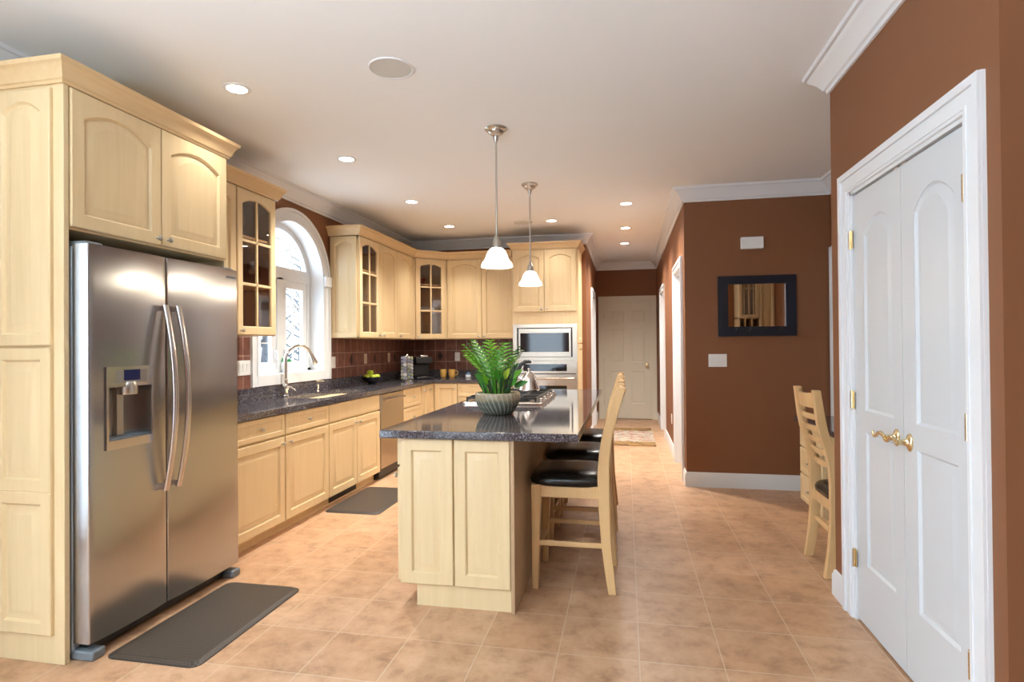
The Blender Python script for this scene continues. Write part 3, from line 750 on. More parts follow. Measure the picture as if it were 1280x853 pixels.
# base cabinets on the window wall
BX, DX = -2.45, 0.02
BL = Basis((BX, 0, 0), (0, 1, 0), (1, 0, 0))
def base_left(name, y0, y1, label, fronts, group='maple base cabinets', toe_span=None):
    t = thing(name, label, 'cabinet', ((XL+BX)/2, (y0+y1)/2, 0), group)
    m = MB(); m.box(XL, y0+0.0005, 0.085, BX, y1-0.0005, 0.872); m.box(XL, y0+0.0005, 0, BX-0.055, y1-0.0005, 0.085); m.build('body', MAPLE, t)
    for f in fronts:
        kind, a, b, z0, z1 = f[:5]; mm = MB()
        if kind == 'door': panel_door(mm, BL, a, b, z0, z1)
        elif kind == 'drawer': slab_front(mm, BL, a, b, z0, z1)
        else: plain_front(mm, BL, a, b, z0, z1)
        o = mm.build({'door': 'door', 'drawer': 'drawer_front', 'plain': 'false_front'}[kind], MAPLE, t, smooth=25)
        for kn in f[5:]: knob(BL, kn[0], kn[1], DX, o)
    if toe_span:
        mm = MB(); mm.box(BX-0.055, toe_span[0], 0.012, BX-0.049, toe_span[1], 0.078)
        for k in range(5): mm.box(BX-0.052, toe_span[0]+0.01, 0.018+k*0.012, BX-0.046, toe_span[1]-0.01, 0.022+k*0.012)
        mm.build('toe_strip', BLACK, t)  # black slatted strip set in the toe kick
    return t
base_left('base_cabinet', 3.08, 3.758, 'maple base cabinet with drawer and door right beside the refrigerator', [('drawer', 3.09, 3.752, 0.715, 0.866, (3.47, 0.79)), ('door', 3.09, 3.752, 0.09, 0.700, (3.715, 0.655))])
base_left('base_cabinet', 3.760, 4.382, 'maple base cabinet with drawer and door between the first cabinet and the sink unit', [('drawer', 3.766, 4.378, 0.715, 0.866, (4.07, 0.79)), ('door', 3.766, 4.378, 0.09, 0.700, (3.805, 0.655))])
base_left('base_cabinet', 4.384, 5.392, 'wide maple sink base cabinet with plain top front and two doors', [('plain', 4.39, 5.388, 0.715, 0.866), ('door', 4.39, 4.886, 0.09, 0.700, (4.85, 0.655)), ('door', 4.892, 5.388, 0.09, 0.700, (4.93, 0.655))], toe_span=(4.50, 5.00))
base_left('base_cabinet', 6.012, 6.572, 'narrow maple drawer cabinet between the dishwasher and the corner doors', [('drawer', 6.022, 6.566, 0.655, 0.866, (6.30, 0.76)), ('drawer', 6.022, 6.566, 0.415, 0.645, (6.30, 0.53)), ('drawer', 6.022, 6.566, 0.09, 0.405, (6.30, 0.25))])
base_left('base_cabinet', 6.574, 7.068, 'maple corner base cabinet with two slim doors left of the inner corner', [('door', 6.60, 6.815, 0.09, 0.866, (6.665, 0.80)), ('door', 6.82, 7.045, 0.09, 0.866, (6.87, 0.80))])
BY = 7.07
BB = Basis((0, BY, 0), (1, 0, 0), (0, -1, 0))
t = thing('base_cabinet', 'maple base cabinet with one tall door under the yellow mugs', 'cabinet', (-2.27, 7.37, 0), 'maple base cabinets')
m = MB(); m.box(-2.449, BY, 0.085, -2.121, YB, 0.872); m.box(-2.449, BY+0.055, 0, -2.121, YB, 0.085); m.build('body', MAPLE, t)
m = MB(); panel_door(m, BB, -2.425, -2.125, 0.09, 0.866); d = m.build('door', MAPLE, t, smooth=25); knob(BB, -2.16, 0.80, 0.02, d)
t = thing('base_cabinet', 'maple drawer cabinet between the corner door and the oven tower', 'cabinet', (-1.75, 7.37, 0), 'maple base cabinets')
m = MB(); m.box(-2.119, BY, 0.085, -1.396, YB, 0.872); m.box(-2.119, BY+0.055, 0, -1.396, YB, 0.085); m.build('body', MAPLE, t)
for z0, z1 in ((0.70, 0.866), (0.40, 0.69), (0.09, 0.39)):
    m = MB(); slab_front(m, BB, -2.112, -1.402, z0, z1); d = m.build('drawer_front', MAPLE, t, smooth=25); knob(BB, -1.76, (z0+z1)/2, 0.02, d)
# dishwasher
DW = thing('dishwasher', 'stainless dishwasher with bar handle built in between the maple cabinets', 'dishwasher', (-2.7, 5.70, 0))
m = MB(); m.box(XL+0.05, 5.398, 0.02, BX, 6.006, 0.868); m.build('body', BLACK, DW)
m = MB(); m.box(BX, 5.402, 0.11, BX+0.026, 6.002, 0.862); m.build('door', mk_steel('dishwasher_steel', (0.50, 0.44, 0.36), 0.3, 0.5, 0.0), DW, bevel=0.005)
m = MB(); m.tube([(BX+0.058, 5.44, 0.80), (BX+0.058, 5.964, 0.80)], 0.011, 12)
for y in (5.46, 5.944): m.tube([(BX+0.026, y, 0.80), (BX+0.058, y, 0.80)], 0.007, 8)
m.build('handle', STEELH, DW)
m = MB(); m.box(BX-0.06, 5.402, 0.0, BX-0.045, 6.002, 0.10); m.build('toe_panel', BLACK, DW)

# L-shaped worktop with sink cut-out, and its upstand
CT = thing('countertop', 'polished dark granite worktop running along the window wall and round the corner', 'countertop', (-2.7, 5.3, 0.872))
FXC = -2.415; SX0, SX1, SY0, SY1 = -2.905, -2.525, 4.43, 5.37
m = MB(); z0, z1 = 0.872, 0.914
def rrect(x0, y0, x1, y1, r, n=6):
    pts = []
    for cx, cy, a0 in ((x1-r, y1-r, 0), (x0+r, y1-r, 90), (x0+r, y0+r, 180), (x1-r, y0+r, 270)):
        for k in range(n+1):
            a = math.radians(a0+90*k/n); pts.append((cx+r*math.cos(a), cy+r*math.sin(a)))
    return pts
outer = []
hole = rrect(SX0, SY0, SX1, SY1, 0.09)
cx, cy = (SX0+SX1)/2, (SY0+SY1)/2
Y0s, Y1s = SY0-0.3, SY1+0.3
for hx, hy in hole:
    # push out to the surrounding rectangle
    dx, dy = hx-cx, hy-cy
    tx = ((FXC if dx > 0 else XL)-cx)/dx if abs(dx) > 1e-6 else 9e9
    ty = ((Y1s if dy > 0 else Y0s)-cy)/dy if abs(dy) > 1e-6 else 9e9
    k = min(tx, ty); outer.append([cx+dx*k, cy+dy*k])
for corner in ((FXC, Y1s), (XL, Y1s), (XL, Y0s), (FXC, Y0s)):
    i = min(range(len(outer)), key=lambda i: (outer[i][0]-corner[0])**2+(outer[i][1]-corner[1])**2); outer[i] = list(corner)
m.quad_loops([[(x, y, z0) for x, y in hole], [(x, y, z1) for x, y in hole], [(x, y, z1) for x, y in outer], [(x, y, z0) for x, y in outer]], closed=True)
m.box(XL, 3.078, z0, FXC, Y0s, z1); m.box(XL, Y1s, z0, FXC, YB, z1); m.box(FXC, BY-0.035, z0, -1.395, YB, z1)
m.build('slab', GRANITE, CT, smooth=0)
m = MB(); m.box(XL, 3.078, z1, XL+0.022, YB-0.022, GZ); m.box(XL, YB-0.022, z1, -1.395, YB-0.0005, GZ); m.build('upstand', GRANITE, CT, smooth=0)
# undermount sink
SK = thing('sink', 'undermount stainless steel sink below the arched window', 'sink', (cx, cy, 0.70))
m = MB(); hl_ = lambda d, z: [(x, y, z) for x, y in rrect(SX0+d, SY0+d, SX1-d, SY1-d, 0.09-d if d < 0.08 else 0.03)]
m.quad_loops([hl_(-0.004, 0.871), hl_(0.003, 0.871), hl_(0.010, 0.72), hl_(0.045, 0.705), hl_(0.05, 0.700), hl_(0.0, 0.702), hl_(-0.004, 0.72)])
m.build('basin', simple('bright_satin_steel', (0.80, 0.79, 0.77), 0.32, 1.0), SK, smooth=50)
m = MB(); m.lathe([(0.045, 0.706), (0.045, 0.709), (0.03, 0.709), (0.028, 0.707)], (cx, cy, 0), (0, 0, 1), 20); m.build('drain', CHROME, SK)
# faucet
FA = thing('faucet', 'tall chrome gooseneck kitchen faucet behind the sink', 'faucet', (-2.945, 4.62, 0.914))
fb = Vector((-2.945, 4.56, 0.9145)); FA.location = fb
m = MB(); m.lathe([(0.030, 0), (0.030, 0.008), (0.022, 0.016), (0.020, 0.05), (0.027, 0.065), (0.029, 0.085), (0.024, 0.105), (0.018, 0.125), (0.021, 0.14), (0.017, 0.155), (0.0135, 0.165)], fb, (0, 0, 1), 20); m.build('body', CHROME, FA)
dirv = Vector((0.42, 0.90, 0)).normalized(); R_ = 0.135; path = [fb+Vector((0, 0, 0.15)), fb+Vector((0, 0, 0.30))]
for k in range(1, 14):
    a = math.pi - math.pi*0.88*k/13; path.append(fb + dirv*(R_+R_*math.cos(a)) + Vector((0, 0, 0.315+R_*math.sin(a))))
m = MB(); m.tube(path, 0.0155, 14); m.build('gooseneck', CHROME, FA, smooth=60)
e = path[-1]; d = (path[-1]-path[-2]).normalized()
m = MB(); m.lathe([(0.016, -0.01), (0.018, 0.0), (0.020, 0.03), (0.024, 0.06), (0.026, 0.085), (0.020, 0.095)], e, d, 18); m.build('spray_head', CHROME, FA)
m = MB(); m.tube([fb+Vector((0.02, 0, 0.085)), fb+Vector((0.045, 0.015, 0.082)), fb+Vector((0.075, 0.04, 0.05))], [0.010, 0.008, 0.006], 10); m.build('lever', CHROME, FA)
SD = thing('soap_dispenser', 'small chrome pump dispenser to the right of the sink faucet', 'soap dispenser', (-2.945, 5.10, 0.914))
c = Vector((-2.945, 5.10, 0.9145))
m = MB(); m.lathe([(0.021, 0), (0.020, 0.006), (0.012, 0.014), (0.011, 0.055), (0.015, 0.06), (0.015, 0.068), (0.007, 0.075), (0.007, 0.10)], c, (0, 0, 1), 16); m.build('body', CHROME, SD)
m = MB(); m.tube([c+Vector((-0.012, -0.012, 0.104)), c+Vector((0.03, 0.035, 0.104)), c+Vector((0.04, 0.047, 0.096))], [0.009, 0.007, 0.006], 10); m.build('spout', CHROME, SD)

# wall cabinets
UX = -2.70; UZ0, UZ1 = 1.437, 2.505
UL = Basis((UX, 0, 0), (0, 1, 0), (1, 0, 0))
def hollow(m, B, u0, u1, v0, v1, depth, shelves, th=0.018):
    m.bbox(B, u0, u1, v0, v1, -depth, -depth+0.008)
    m.bbox(B, u0, u0+th, v0, v1, -depth, 0); m.bbox(B, u1-th, u1, v0, v1, -depth, 0)
    m.bbox(B, u0, u1, v0, v0+th, -depth, 0); m.bbox(B, u0, u1, v1-th-0.02, v1, -depth, 0)
def shelf(B, u0, u1, v, depth, parent):
    m = MB(); m.bbox(B, u0+0.019, u1-0.019, v, v+0.018, -depth+0.009, -0.012); return m.build('shelf', MAPLE_IN, parent)
def wall_left(y0, y1, label, doors, glass=False):
    t = thing('upper_cabinet', label, 'cabinet', ((XL+UX)/2, (y0+y1)/2, UZ0), 'maple wall cabinets')
    dp = UX-XL-0.009; m = MB()
    if glass: hollow(m, UL, y0+0.0005, y1-0.0005, UZ0, UZ1, dp, 2)
    else: m.box(XL+0.009, y0+0.0005, UZ0, UX, y1-0.0005, UZ1)
    m.build('body', MAPLE, t)
    for a, b, kn in doors:
        mm = MB()
        if glass:
            glass_door(mm, UL, a, b, UZ0+0.006, UZ1-0.012); o = mm.build('door', MAPLE, t, smooth=25); pane(UL, a, b, UZ0+0.006, UZ1-0.012, o)
        else:
            panel_door(mm, UL, a, b, UZ0+0.006, UZ1-0.012, 0.05); o = mm.build('door', MAPLE, t, smooth=25)
        knob(UL, kn, UZ0+0.035, 0.02, o)
    if glass:
        mm = MB(); mm.bbox(UL, y0+0.019, y1-0.019, UZ0+0.019, UZ1-0.039, -dp+0.0085, -dp+0.0105)
        for a, b in ((y0+0.0185, y0+0.0205), (y1-0.0205, y1-0.0185)): mm.bbox(UL, a, b, UZ0+0.019, UZ1-0.039, -dp+0.011, -0.003)
        mm.bbox(UL, y0+0.021, y1-0.021, UZ1-0.041, UZ1-0.0385, -dp+0.011, -0.003)
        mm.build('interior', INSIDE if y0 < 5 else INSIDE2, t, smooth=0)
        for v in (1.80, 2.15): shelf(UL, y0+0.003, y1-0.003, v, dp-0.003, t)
    return t
wall_left(3.08, 3.572, 'narrow maple wall cabinet with solid arched door beside the refrigerator top', [(3.09, 3.568, 3.53)])
wall_left(3.574, 4.045, 'maple wall cabinet with arched glass door left of the arched window', [(3.58, 4.030, 3.61)], True)
wc = wall_left(5.47, 5.962, 'maple wall cabinet with arched glass door right of the arched window', [(5.480, 5.958, 5.93)], True)
B = Basis((0, 5.47, 0), (1, 0, 0), (0, -1, 0)); m = MB(); panel_door(m, B, XL+0.012, UX-0.012, UZ0+0.004, UZ1-0.012, 0.04, 0.014, 0.05); m.build('side_panel', MAPLE, wc, smooth=25)
wall_left(5.964, 7.03, 'maple wall cabinet with two solid arched doors next to the glass corner cabinet', [(5.968, 6.452, 6.03), (6.458, 6.925, 6.52)])
UY = 7.36; UB = Basis((0, UY, 0), (1, 0, 0), (0, -1, 0))
P0 = Vector((UX+0.0, 7.032, 0)); P1 = Vector((-2.342, UY, 0))
t = thing('upper_cabinet', 'maple corner wall cabinet with diagonal arched glass door', 'cabinet', (-2.75, 7.40, UZ0), 'maple wall cabinets')
u = (P1-P0).normalized(); BD_ = Basis(P0, u, (u.y, -u.x, 0)); dl = (P1-P0).length
foot = [(XL+0.009, 7.032), (P0.x, P0.y), (P1.x, P1.y), (-2.342, YB-0.009), (XL+0.009, YB-0.009)]
m = MB()
for z0_, z1_ in ((UZ0, UZ0+0.018), (UZ1-0.03, UZ1)): m.prism([(x, y, z0_) for x, y in foot], (0, 0, z1_-z0_))
for a, b in zip(foot, foot[1:]+foot[:1]):
    if a == foot[1]: continue
    a_, b_ = Vector((*a, 0)), Vector((*b, 0)); uu = (b_-a_).normalized(); nn = Vector((-uu.y, uu.x, 0))
    m.bbox(Basis(a_, uu, nn), 0, (b_-a_).length, UZ0, UZ1, 0, 0.012)
m.build('body', MAPLE, t)
m = MB()
m.bbox(BD_, 0, 0.035, UZ0, UZ1, -0.02, 0); m.bbox(BD_, dl-0.035, dl, UZ0, UZ1, -0.02, 0); m.build('face_frame', MAPLE, t)
m = MB(); glass_door(m, BD_, 0.03, dl-0.03, UZ0+0.006, UZ1-0.012, 0.04, 0.02, 0.06); o = m.build('door', MAPLE, t, smooth=25); pane(BD_, 0.03, dl-0.03, UZ0+0.006, UZ1-0.012, o); knob(BD_, 0.06, UZ0+0.035, 0.02, o)
for v in (1.80, 2.15):
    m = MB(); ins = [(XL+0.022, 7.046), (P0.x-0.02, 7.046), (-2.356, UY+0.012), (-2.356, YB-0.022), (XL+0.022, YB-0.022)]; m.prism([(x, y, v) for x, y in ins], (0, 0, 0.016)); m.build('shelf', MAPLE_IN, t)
t = thing('upper_cabinet', 'maple wall cabinet with two tall arched doors above the yellow mugs', 'cabinet', (-1.87, 7.52, UZ0), 'maple wall cabinets')
m = MB(); m.box(-2.340, UY, UZ0, -1.396, YB-0.009, UZ1); m.build('body', MAPLE, t)
for a, b, k in ((-2.333, -1.866, -1.905), (-1.860, -1.402, -1.822)):
    m = MB(); panel_door(m, UB, a, b, UZ0+0.006, UZ1-0.012, 0.05); o = m.build('door', MAPLE, t, smooth=25); knob(UB, k, UZ0+0.035, 0.02, o)
m = MB(); m.sweep([(-1.45, UY-0.018), (P1.x, UY-0.018), (UX+0.018, 7.026), (UX+0.018, 5.455), (XL, 5.455)], [(o, z) for o, z in CRP(2.500, 2.595)])
tag(m.build('cabinet_crown', CROWNWOOD, None, smooth=25, loc=(-2.4, 7.0, 2.5)), 'maple crown moulding along the cabinet tops right of the window', 'moulding')
m = MB(); m.sweep([(XL, 4.055), (UX+0.018, 4.055), (UX+0.018, 3.128)], [(o, z) for o, z in CRP(2.500, 2.595)])
tag(m.build('cabinet_crown', CROWNWOOD, None, smooth=25, loc=(-2.7, 3.6, 2.5)), 'short maple crown moulding on the cabinets between refrigerator and window', 'moulding')

# oven tower
OX0, OX1, OY = -1.39, -0.578, 7.06
OT = thing('oven_cabinet', 'tall maple tower cabinet holding the microwave and wall oven', 'cabinet', (-0.98, 7.37, 0))
m = MB(); m.box(OX0, OY, 0.0, OX0+0.02, YB, 2.55); m.box(OX1-0.02, OY, 0.0, OX1, YB, 2.55); m.box(OX0+0.02, OY+0.02, 0.0, OX1-0.02, YB, 0.34); m.box(OX0+0.02, OY, 1.605, OX1-0.02, YB, 2.55); m.box(OX0+0.02, YB-0.02, 0.34, OX1-0.02, YB, 1.61)
m.build('body', MAPLE, OT)
OB = Basis((0, OY, 0), (1, 0, 0), (0, -1, 0))
for a, b, k in ((-1.383, -0.989, -1.022), (-0.983, -0.590, -0.950)):
    m = MB(); panel_door(m, OB, a, b, 1.765, 2.535, 0.045, 0.02, 0.06); o = m.build('door', MAPLE, OT, smooth=25); knob(OB, k, 1.795, 0.02, o)
m = MB(); slab_front(m, OB, OX0+0.01, OX1-0.01, 0.10, 0.33); o = m.build('drawer_front', MAPLE, OT, smooth=25); knob(OB, -0.98, 0.22, 0.02, o)
B = Basis((OX1, 0, 0), (0, 1, 0), (1, 0, 0))
for z0_, z1_, r_ in ((0.12, 1.36, 0), (1.37, 2.535, 0.04)):
    m = MB(); panel_door(m, B, OY+0.02, YB-0.03, z0_, z1_, r_, 0.014, 0.06); m.build('side_panel', MAPLE, OT, smooth=25)
m = MB(); m.sweep([(OX1+0.004, YB), (OX1+0.004, OY-0.004), (OX0-0.004, OY-0.004), (OX0-0.004, YB)], CRP(2.542, 2.628)); m.build('crown', CROWNWOOD, OT, smooth=25)
# microwave with trim kit
MW = thing('microwave', 'built in stainless microwave with black window above the wall oven', 'microwave', (-0.98, 7.2, 1.16))
def frame(m, B, u0, u1, v0, v1, a0, a1, b0, b1, w0, w1):
    P = lambda u0, u1, v0, v1: [B(u0, v0, w0), B(u0, v1, w0), B(u1, v1, w0), B(u1, v0, w0), B(u0, v0, w0)]
    m.band(P(u0, u1, v0, v1), P(a0, a1, b0, b1), B.w*(w1-w0))
m = MB(); frame(m, OB, OX0+0.006, OX1-0.004, 1.155, 1.608, -1.335, -0.640, 1.197, 1.565, 0.001, 0.016); m.build('trim_frame', STEEL_PALE, MW, smooth=0)
m = MB(); m.box(-1.334, OY+0.003, 1.198, -0.641, OY+0.42, 1.564); m.build('body', BLACK, MW)
m = MB(); frame(m, OB, -1.312, -0.660, 1.203, 1.552, -1.292, -0.682, 1.262, 1.498, 0.0, 0.024); m.build('door', STEEL_PALE, MW, smooth=0)
m = MB(); m.bbox(OB, -1.293, -0.681, 1.261, 1.499, 0.004, 0.021); m.build('window', DARKGLASS, MW)
# wall oven
OV = thing('oven', 'built in stainless wall oven with black control strip below the microwave', 'oven', (-0.98, 7.2, 0.34))
m = MB(); m.box(OX0+0.022, OY+0.003, 0.345, OX1-0.022, OY+0.55, 1.150); m.build('body', BLACK, OV)
m = MB(); m.bbox(OB, OX0+0.006, OX1-0.004, 0.995, 1.152, 0.001, 0.022); m.build('control_panel', STEEL_PALE, OV, bevel=0.002)
m = MB(); m.bbox(OB, -1.255, -0.712, 1.025, 1.112, 0.022, 0.0245); o = m.build('control_glass', DARKGLASS, OV)
m = MB(); frame(m, OB, OX0+0.006, OX1-0.004, 0.345, 0.985, -1.26, -0.712, 0.44, 0.845, 0.001, 0.030); m.build('door', STEEL_PALE, OV, smooth=0)
m = MB(); m.bbox(OB, -1.262, -0.710, 0.438, 0.847, 0.004, 0.027); m.build('window', DARKGLASS, OV)
m = MB(); m.tube([OB(OX0+0.04, 0.935, 0.07), OB(OX1-0.04, 0.935, 0.07)], 0.013, 12)
for u_ in (OX0+0.07, OX1-0.07): m.tube([OB(u_, 0.935, 0.03), OB(u_, 0.935, 0.07)], 0.009, 8)
m.build('handle', STEEL_PALE, OV)

XL, YB = XL-0.002, YB+0.002
# ------------------------------------------------------------------ island
IX0, IX1, IY0, IY1 = -1.17, -0.555, 2.835, 5.50
IS = thing('island_cabinet', 'maple kitchen island base with two tall raised panels facing the camera', 'kitchen island', (-0.86, 4.15, 0))
m = MB(); m.box(IX0, IY0, 0.11, IX1-0.02, IY1, 0.872); m.box(IX0+0.09, IY0+0.004, 0, IX1-0.02, IY1-0.06, 0.11); m.build('body', MAPLE, IS)
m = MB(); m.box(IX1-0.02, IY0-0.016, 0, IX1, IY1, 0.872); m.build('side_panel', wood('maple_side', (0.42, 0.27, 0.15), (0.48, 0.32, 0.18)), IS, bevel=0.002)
B = Basis((0, IY0, 0), (1, 0, 0), (0, -1, 0))
for a, b in ((IX0+0.012, -0.876), (-0.868, IX1-0.022)):
    m = MB(); panel_door(m, B, a, b, 0.118, 0.868, 0, 0.02, 0.058); m.build('end_panel', MAPLE, IS, smooth=25)
B = Basis((IX0, 0, 0), (0, -1, 0), (-1, 0, 0))
for k in range(4):
    a = -IY1+0.02+k*0.66; b = a+0.65
    m = MB(); slab_front(m, B, a, b, 0.725, 0.866); o = m.build('drawer_front', MAPLE, IS, smooth=25); knob(B, (a+b)/2, 0.795, 0.02, o)
    m = MB(); panel_door(m, B, a, b, 0.12, 0.712); o = m.build('door', MAPLE, IS, smooth=25); knob(B, b-0.04, 0.66, 0.02, o)
m = MB(); m.box(-1.262, 2.785, 0.873, -0.228, 5.60, 0.914)
tag(m.build('island_countertop', GRANITE, None, bevel=0.004, loc=(-0.75, 4.2, 0.873)), 'polished speckled dark granite top of the kitchen island', 'countertop')
# cooktop
CK = thing('cooktop', 'gas cooktop with black grates set into the island granite', 'cooktop', (-0.90, 4.60, 0.914))
kx0, kx1, ky0, ky1 = -1.20, -0.60, 4.10, 5.02
m = MB(); m.quad_loops([[(x, y, z) for x, y in rrect(kx0+d, ky0+d, kx1-d, ky1-d, 0.03)] for d, z in ((0, 0.914), (0, 0.924), (0.006, 0.930), (0.018, 0.927))]); m.build('tray', STEELH, CK, smooth=30)
bn = [(-1.05, 4.28), (-0.76, 4.28), (-1.05, 4.84), (-0.76, 4.84), (-0.90, 4.56)]
for x, y in bn:
    m = MB(); m.lathe([(0.05, 0.927), (0.05, 0.936), (0.035, 0.938), (0.038, 0.946), (0.030, 0.950)], (x, y, 0), (0, 0, 1), 20); m.build('burner', BLACK, CK)
for y0_, y1_ in ((4.125, 4.41), (4.415, 4.70), (4.705, 4.995)):
    m = MB(); zb, zt = 0.952, 0.964; xa, xb = -1.17, -0.64
    m.box(xa, y0_, zb, xb, y0_+0.012, zt); m.box(xa, y1_-0.012, zb, xb, y1_, zt); m.box(xa, y0_, zb, xa+0.012, y1_, zt); m.box(xb-0.012, y0_, zb, xb, y1_, zt)
    ym = (y0_+y1_)/2
    m.box(xa, ym-0.005, zb, xb, ym+0.005, zt+0.004)
    for x in (-1.05, -0.905, -0.76): m.box(x-0.005, y0_, zb, x+0.005, y1_, zt+0.004)
    for x in (xa, xb-0.014):
        for y in (y0_, y1_-0.014): m.box(x, y, 0.926, x+0.014, y+0.014, zb+0.002)
    m.build('grate', BLACK, CK)
for k in range(5):
    m = MB(); m.lathe([(0.019, 0.927), (0.019, 0.932), (0.015, 0.934), (0.014, 0.952), (0.006, 0.955)], (-0.618+0.0, 4.22+k*0.17, 0), (0, 0, 1), 16); m.build('knob', STEELH, CK)

# ------------------------------------------------------------------ stools and the desk chair (ladder-back family)
def ladder_chair(name, label, cat, loc, face, wdt, seat_z, top_z, dpt, slats, group=None, lean=0.0):
    """face=+1: the sitter looks towards +X, -1: towards -X; loc is the floor point under the seat centre"""
    t = thing(name, label, cat, loc, group)
    L = Vector(loc); hx = dpt/2; hy = wdt/2
    P = lambda f, y, z: (L.x + face*f, L.y + y, L.z + z)      # f: forward distance
    k = top_z/1.11
    rear = [(-hx+0.005, 0), (-hx+0.040, seat_z*0.45), (-hx+0.056, seat_z*0.95), (-hx+0.050, seat_z+0.12*k), (-hx+0.026, seat_z+0.26*k), (-hx-0.016, seat_z+0.40*k), (-hx-0.050, top_z)]
    # smooth the post outline
    def cr(pts, n=6):
        out = []
        for i in range(len(pts)-1):
            p0 = pts[max(i-1, 0)]; p1 = pts[i]; p2 = pts[i+1]; p3 = pts[min(i+2, len(pts)-1)]
            for j in range(n):
                s = j/n
                out.append(tuple(0.5*((2*p1[c]) + (-p0[c]+p2[c])*s + (2*p0[c]-5*p1[c]+4*p2[c]-p3[c])*s*s + (-p0[c]+3*p1[c]-3*p2[c]+p3[c])*s**3) for c in (0, 1)))
        return out + [pts[-1]]
    sm = cr(rear)
    thick = lambda z: 0.042 + 0.022*max(0, 1-abs(z-seat_z)/(0.7*k))
    for s in (-1, 1):
        m = MB(); y = s*(hy-0.019); loops = []
        for f, z in sm:
            th = thick(z); loops.append([P(f, y-0.019, z), P(f, y+0.019, z), P(f-th, y+0.019, z), P(f-th, y-0.019, z)])
        m.quad_loops(loops); m.build('rear_leg', BEECH, t, bevel=0.004)
        m = MB(); loops = []
        for z, w in ((0, 0.034), (seat_z*0.5, 0.044), (seat_z-0.07, 0.052), (seat_z-0.03, 0.052)):
            loops.append([P(hx-a*w, s*(hy-0.022)+b*w/2, z) for a, b in ((0, -1), (0, 1), (1, 1), (1, -1))])
        m.quad_loops(loops); m.build('front_leg', BEECH, t, bevel=0.003)
        m = MB(); zs = seat_z*0.42
        m.bbox(Basis(P(0, s*(hy-0.020), 0), (face, 0, 0), (0, 1, 0)), -hx+0.03, hx-0.01, zs-0.014, zs+0.014, -0.010, 0.010); m.build('side_stretcher', BEECH, t, bevel=0.003)
        m = MB(); m.bbox(Basis(P(0, s*(hy-0.018), 0), (face, 0, 0), (0, 1, 0)), -hx+0.04, hx-0.004, seat_z-0.100, seat_z-0.032, -0.012, 0.012); m.build('side_apron', BEECH, t, bevel=0.003)
    for f, z0_, z1_, nm in ((hx-0.022, seat_z*0.30, seat_z*0.30+0.035, 'front_stretcher'), (-hx+0.025, seat_z*0.50, seat_z*0.50+0.030, 'rear_stretcher'), (hx-0.020, seat_z-0.100, seat_z-0.032, 'front_apron'), (-hx+0.025, seat_z-0.105, seat_z-0.032, 'rear_apron')):
        m = MB(); m.bbox(Basis(P(f, 0, 0), (0, 1, 0), (face, 0, 0)), -hy+0.03, hy-0.03, z0_, z1_, -0.010, 0.010); m.build(nm, BEECH, t, bevel=0.003)
    # curved back slats
    def post_f(z):
        for (a, za), (b, zb) in zip(sm, sm[1:]):
            if za <= z <= zb: return a + (b-a)*(z-za)/max(1e-6, zb-za)
        return sm[-1][0]
    for i, (za, zb) in enumerate(slats):
        m = MB(); loops = []; N = 10
        for q in range(N+1):
            v = -1+2*q/N; y = v*(hy-0.030); bow = 0.032*(1-v*v); top = 0.0
            if i == 0: top = -0.012*(1-v*v) + 0.0
            f0, f1 = post_f(za)-bow-0.006, post_f(zb)-bow-0.006
            loops.append([P(f0, y, za), P(f0-0.018, y, za), P(f1-0.018, y, zb+top), P(f1, y, zb+top)])
        m.quad_loops(loops); m.build('crest_rail' if i == 0 else 'back_slat', BEECH, t, bevel=0.003)
    # upholstered seat
    m = MB(); loops = []
    def se(rx, ry, z, n=36, e=5.0, sag=0.0):
        pts = []
        for q in range(n):
            a = 2*math.pi*q/n; c, s_ = math.cos(a), math.sin(a)
            r = (abs(c)**e + abs(s_)**e)**(-1/e); pts.append(P(0.012+rx*r*c, ry*r*s_, z - sag*(1-abs(r*s_)**2)))
        return pts
    rx, ry = hx+0.006, hy+0.006
    for d, z in ((0.012, -0.034), (0.0, -0.026), (-0.004, -0.008), (0.003, 0.010), (0.018, 0.026), (0.045, 0.036), (0.09, 0.040), (0.14, 0.041), (0.19, 0.041)):
        loops.append(se(max(0.012, rx-d), max(0.012, ry-d), seat_z+z-0.006))
    m.quad_loops(loops); m.build('seat_cushion', LEATHER, t, smooth=60)
    return t
stool = ladder_chair('bar_stool', 'nearest of the three black seated wooden bar stools, by the open end of the island', 'stool', (-0.310, 3.35, 0), -1, 0.445, 0.61, 1.112, 0.42,
                     [(1.020, 1.105), (0.950, 0.980), (0.890, 0.920), (0.830, 0.860), (0.770, 0.800)], 'bar stools along the island')
copy_thing(stool, (-0.006, 0.68, 0), 'middle one of the three black seated wooden bar stools along the island')
copy_thing(stool, (-0.012, 1.36, 0), 'farthest of the three black seated wooden bar stools, nearest the hall')
ladder_chair('desk_chair', 'light wooden ladder back chair with dark seat pulled up to the desk nook', 'chair', (1.355, 3.755, 0), 1, 0.40, 0.465, 1.075, 0.42,
             [(0.965, 1.062), (0.895, 0.930), (0.825, 0.860), (0.755, 0.790), (0.685, 0.720), (0.615, 0.650)])

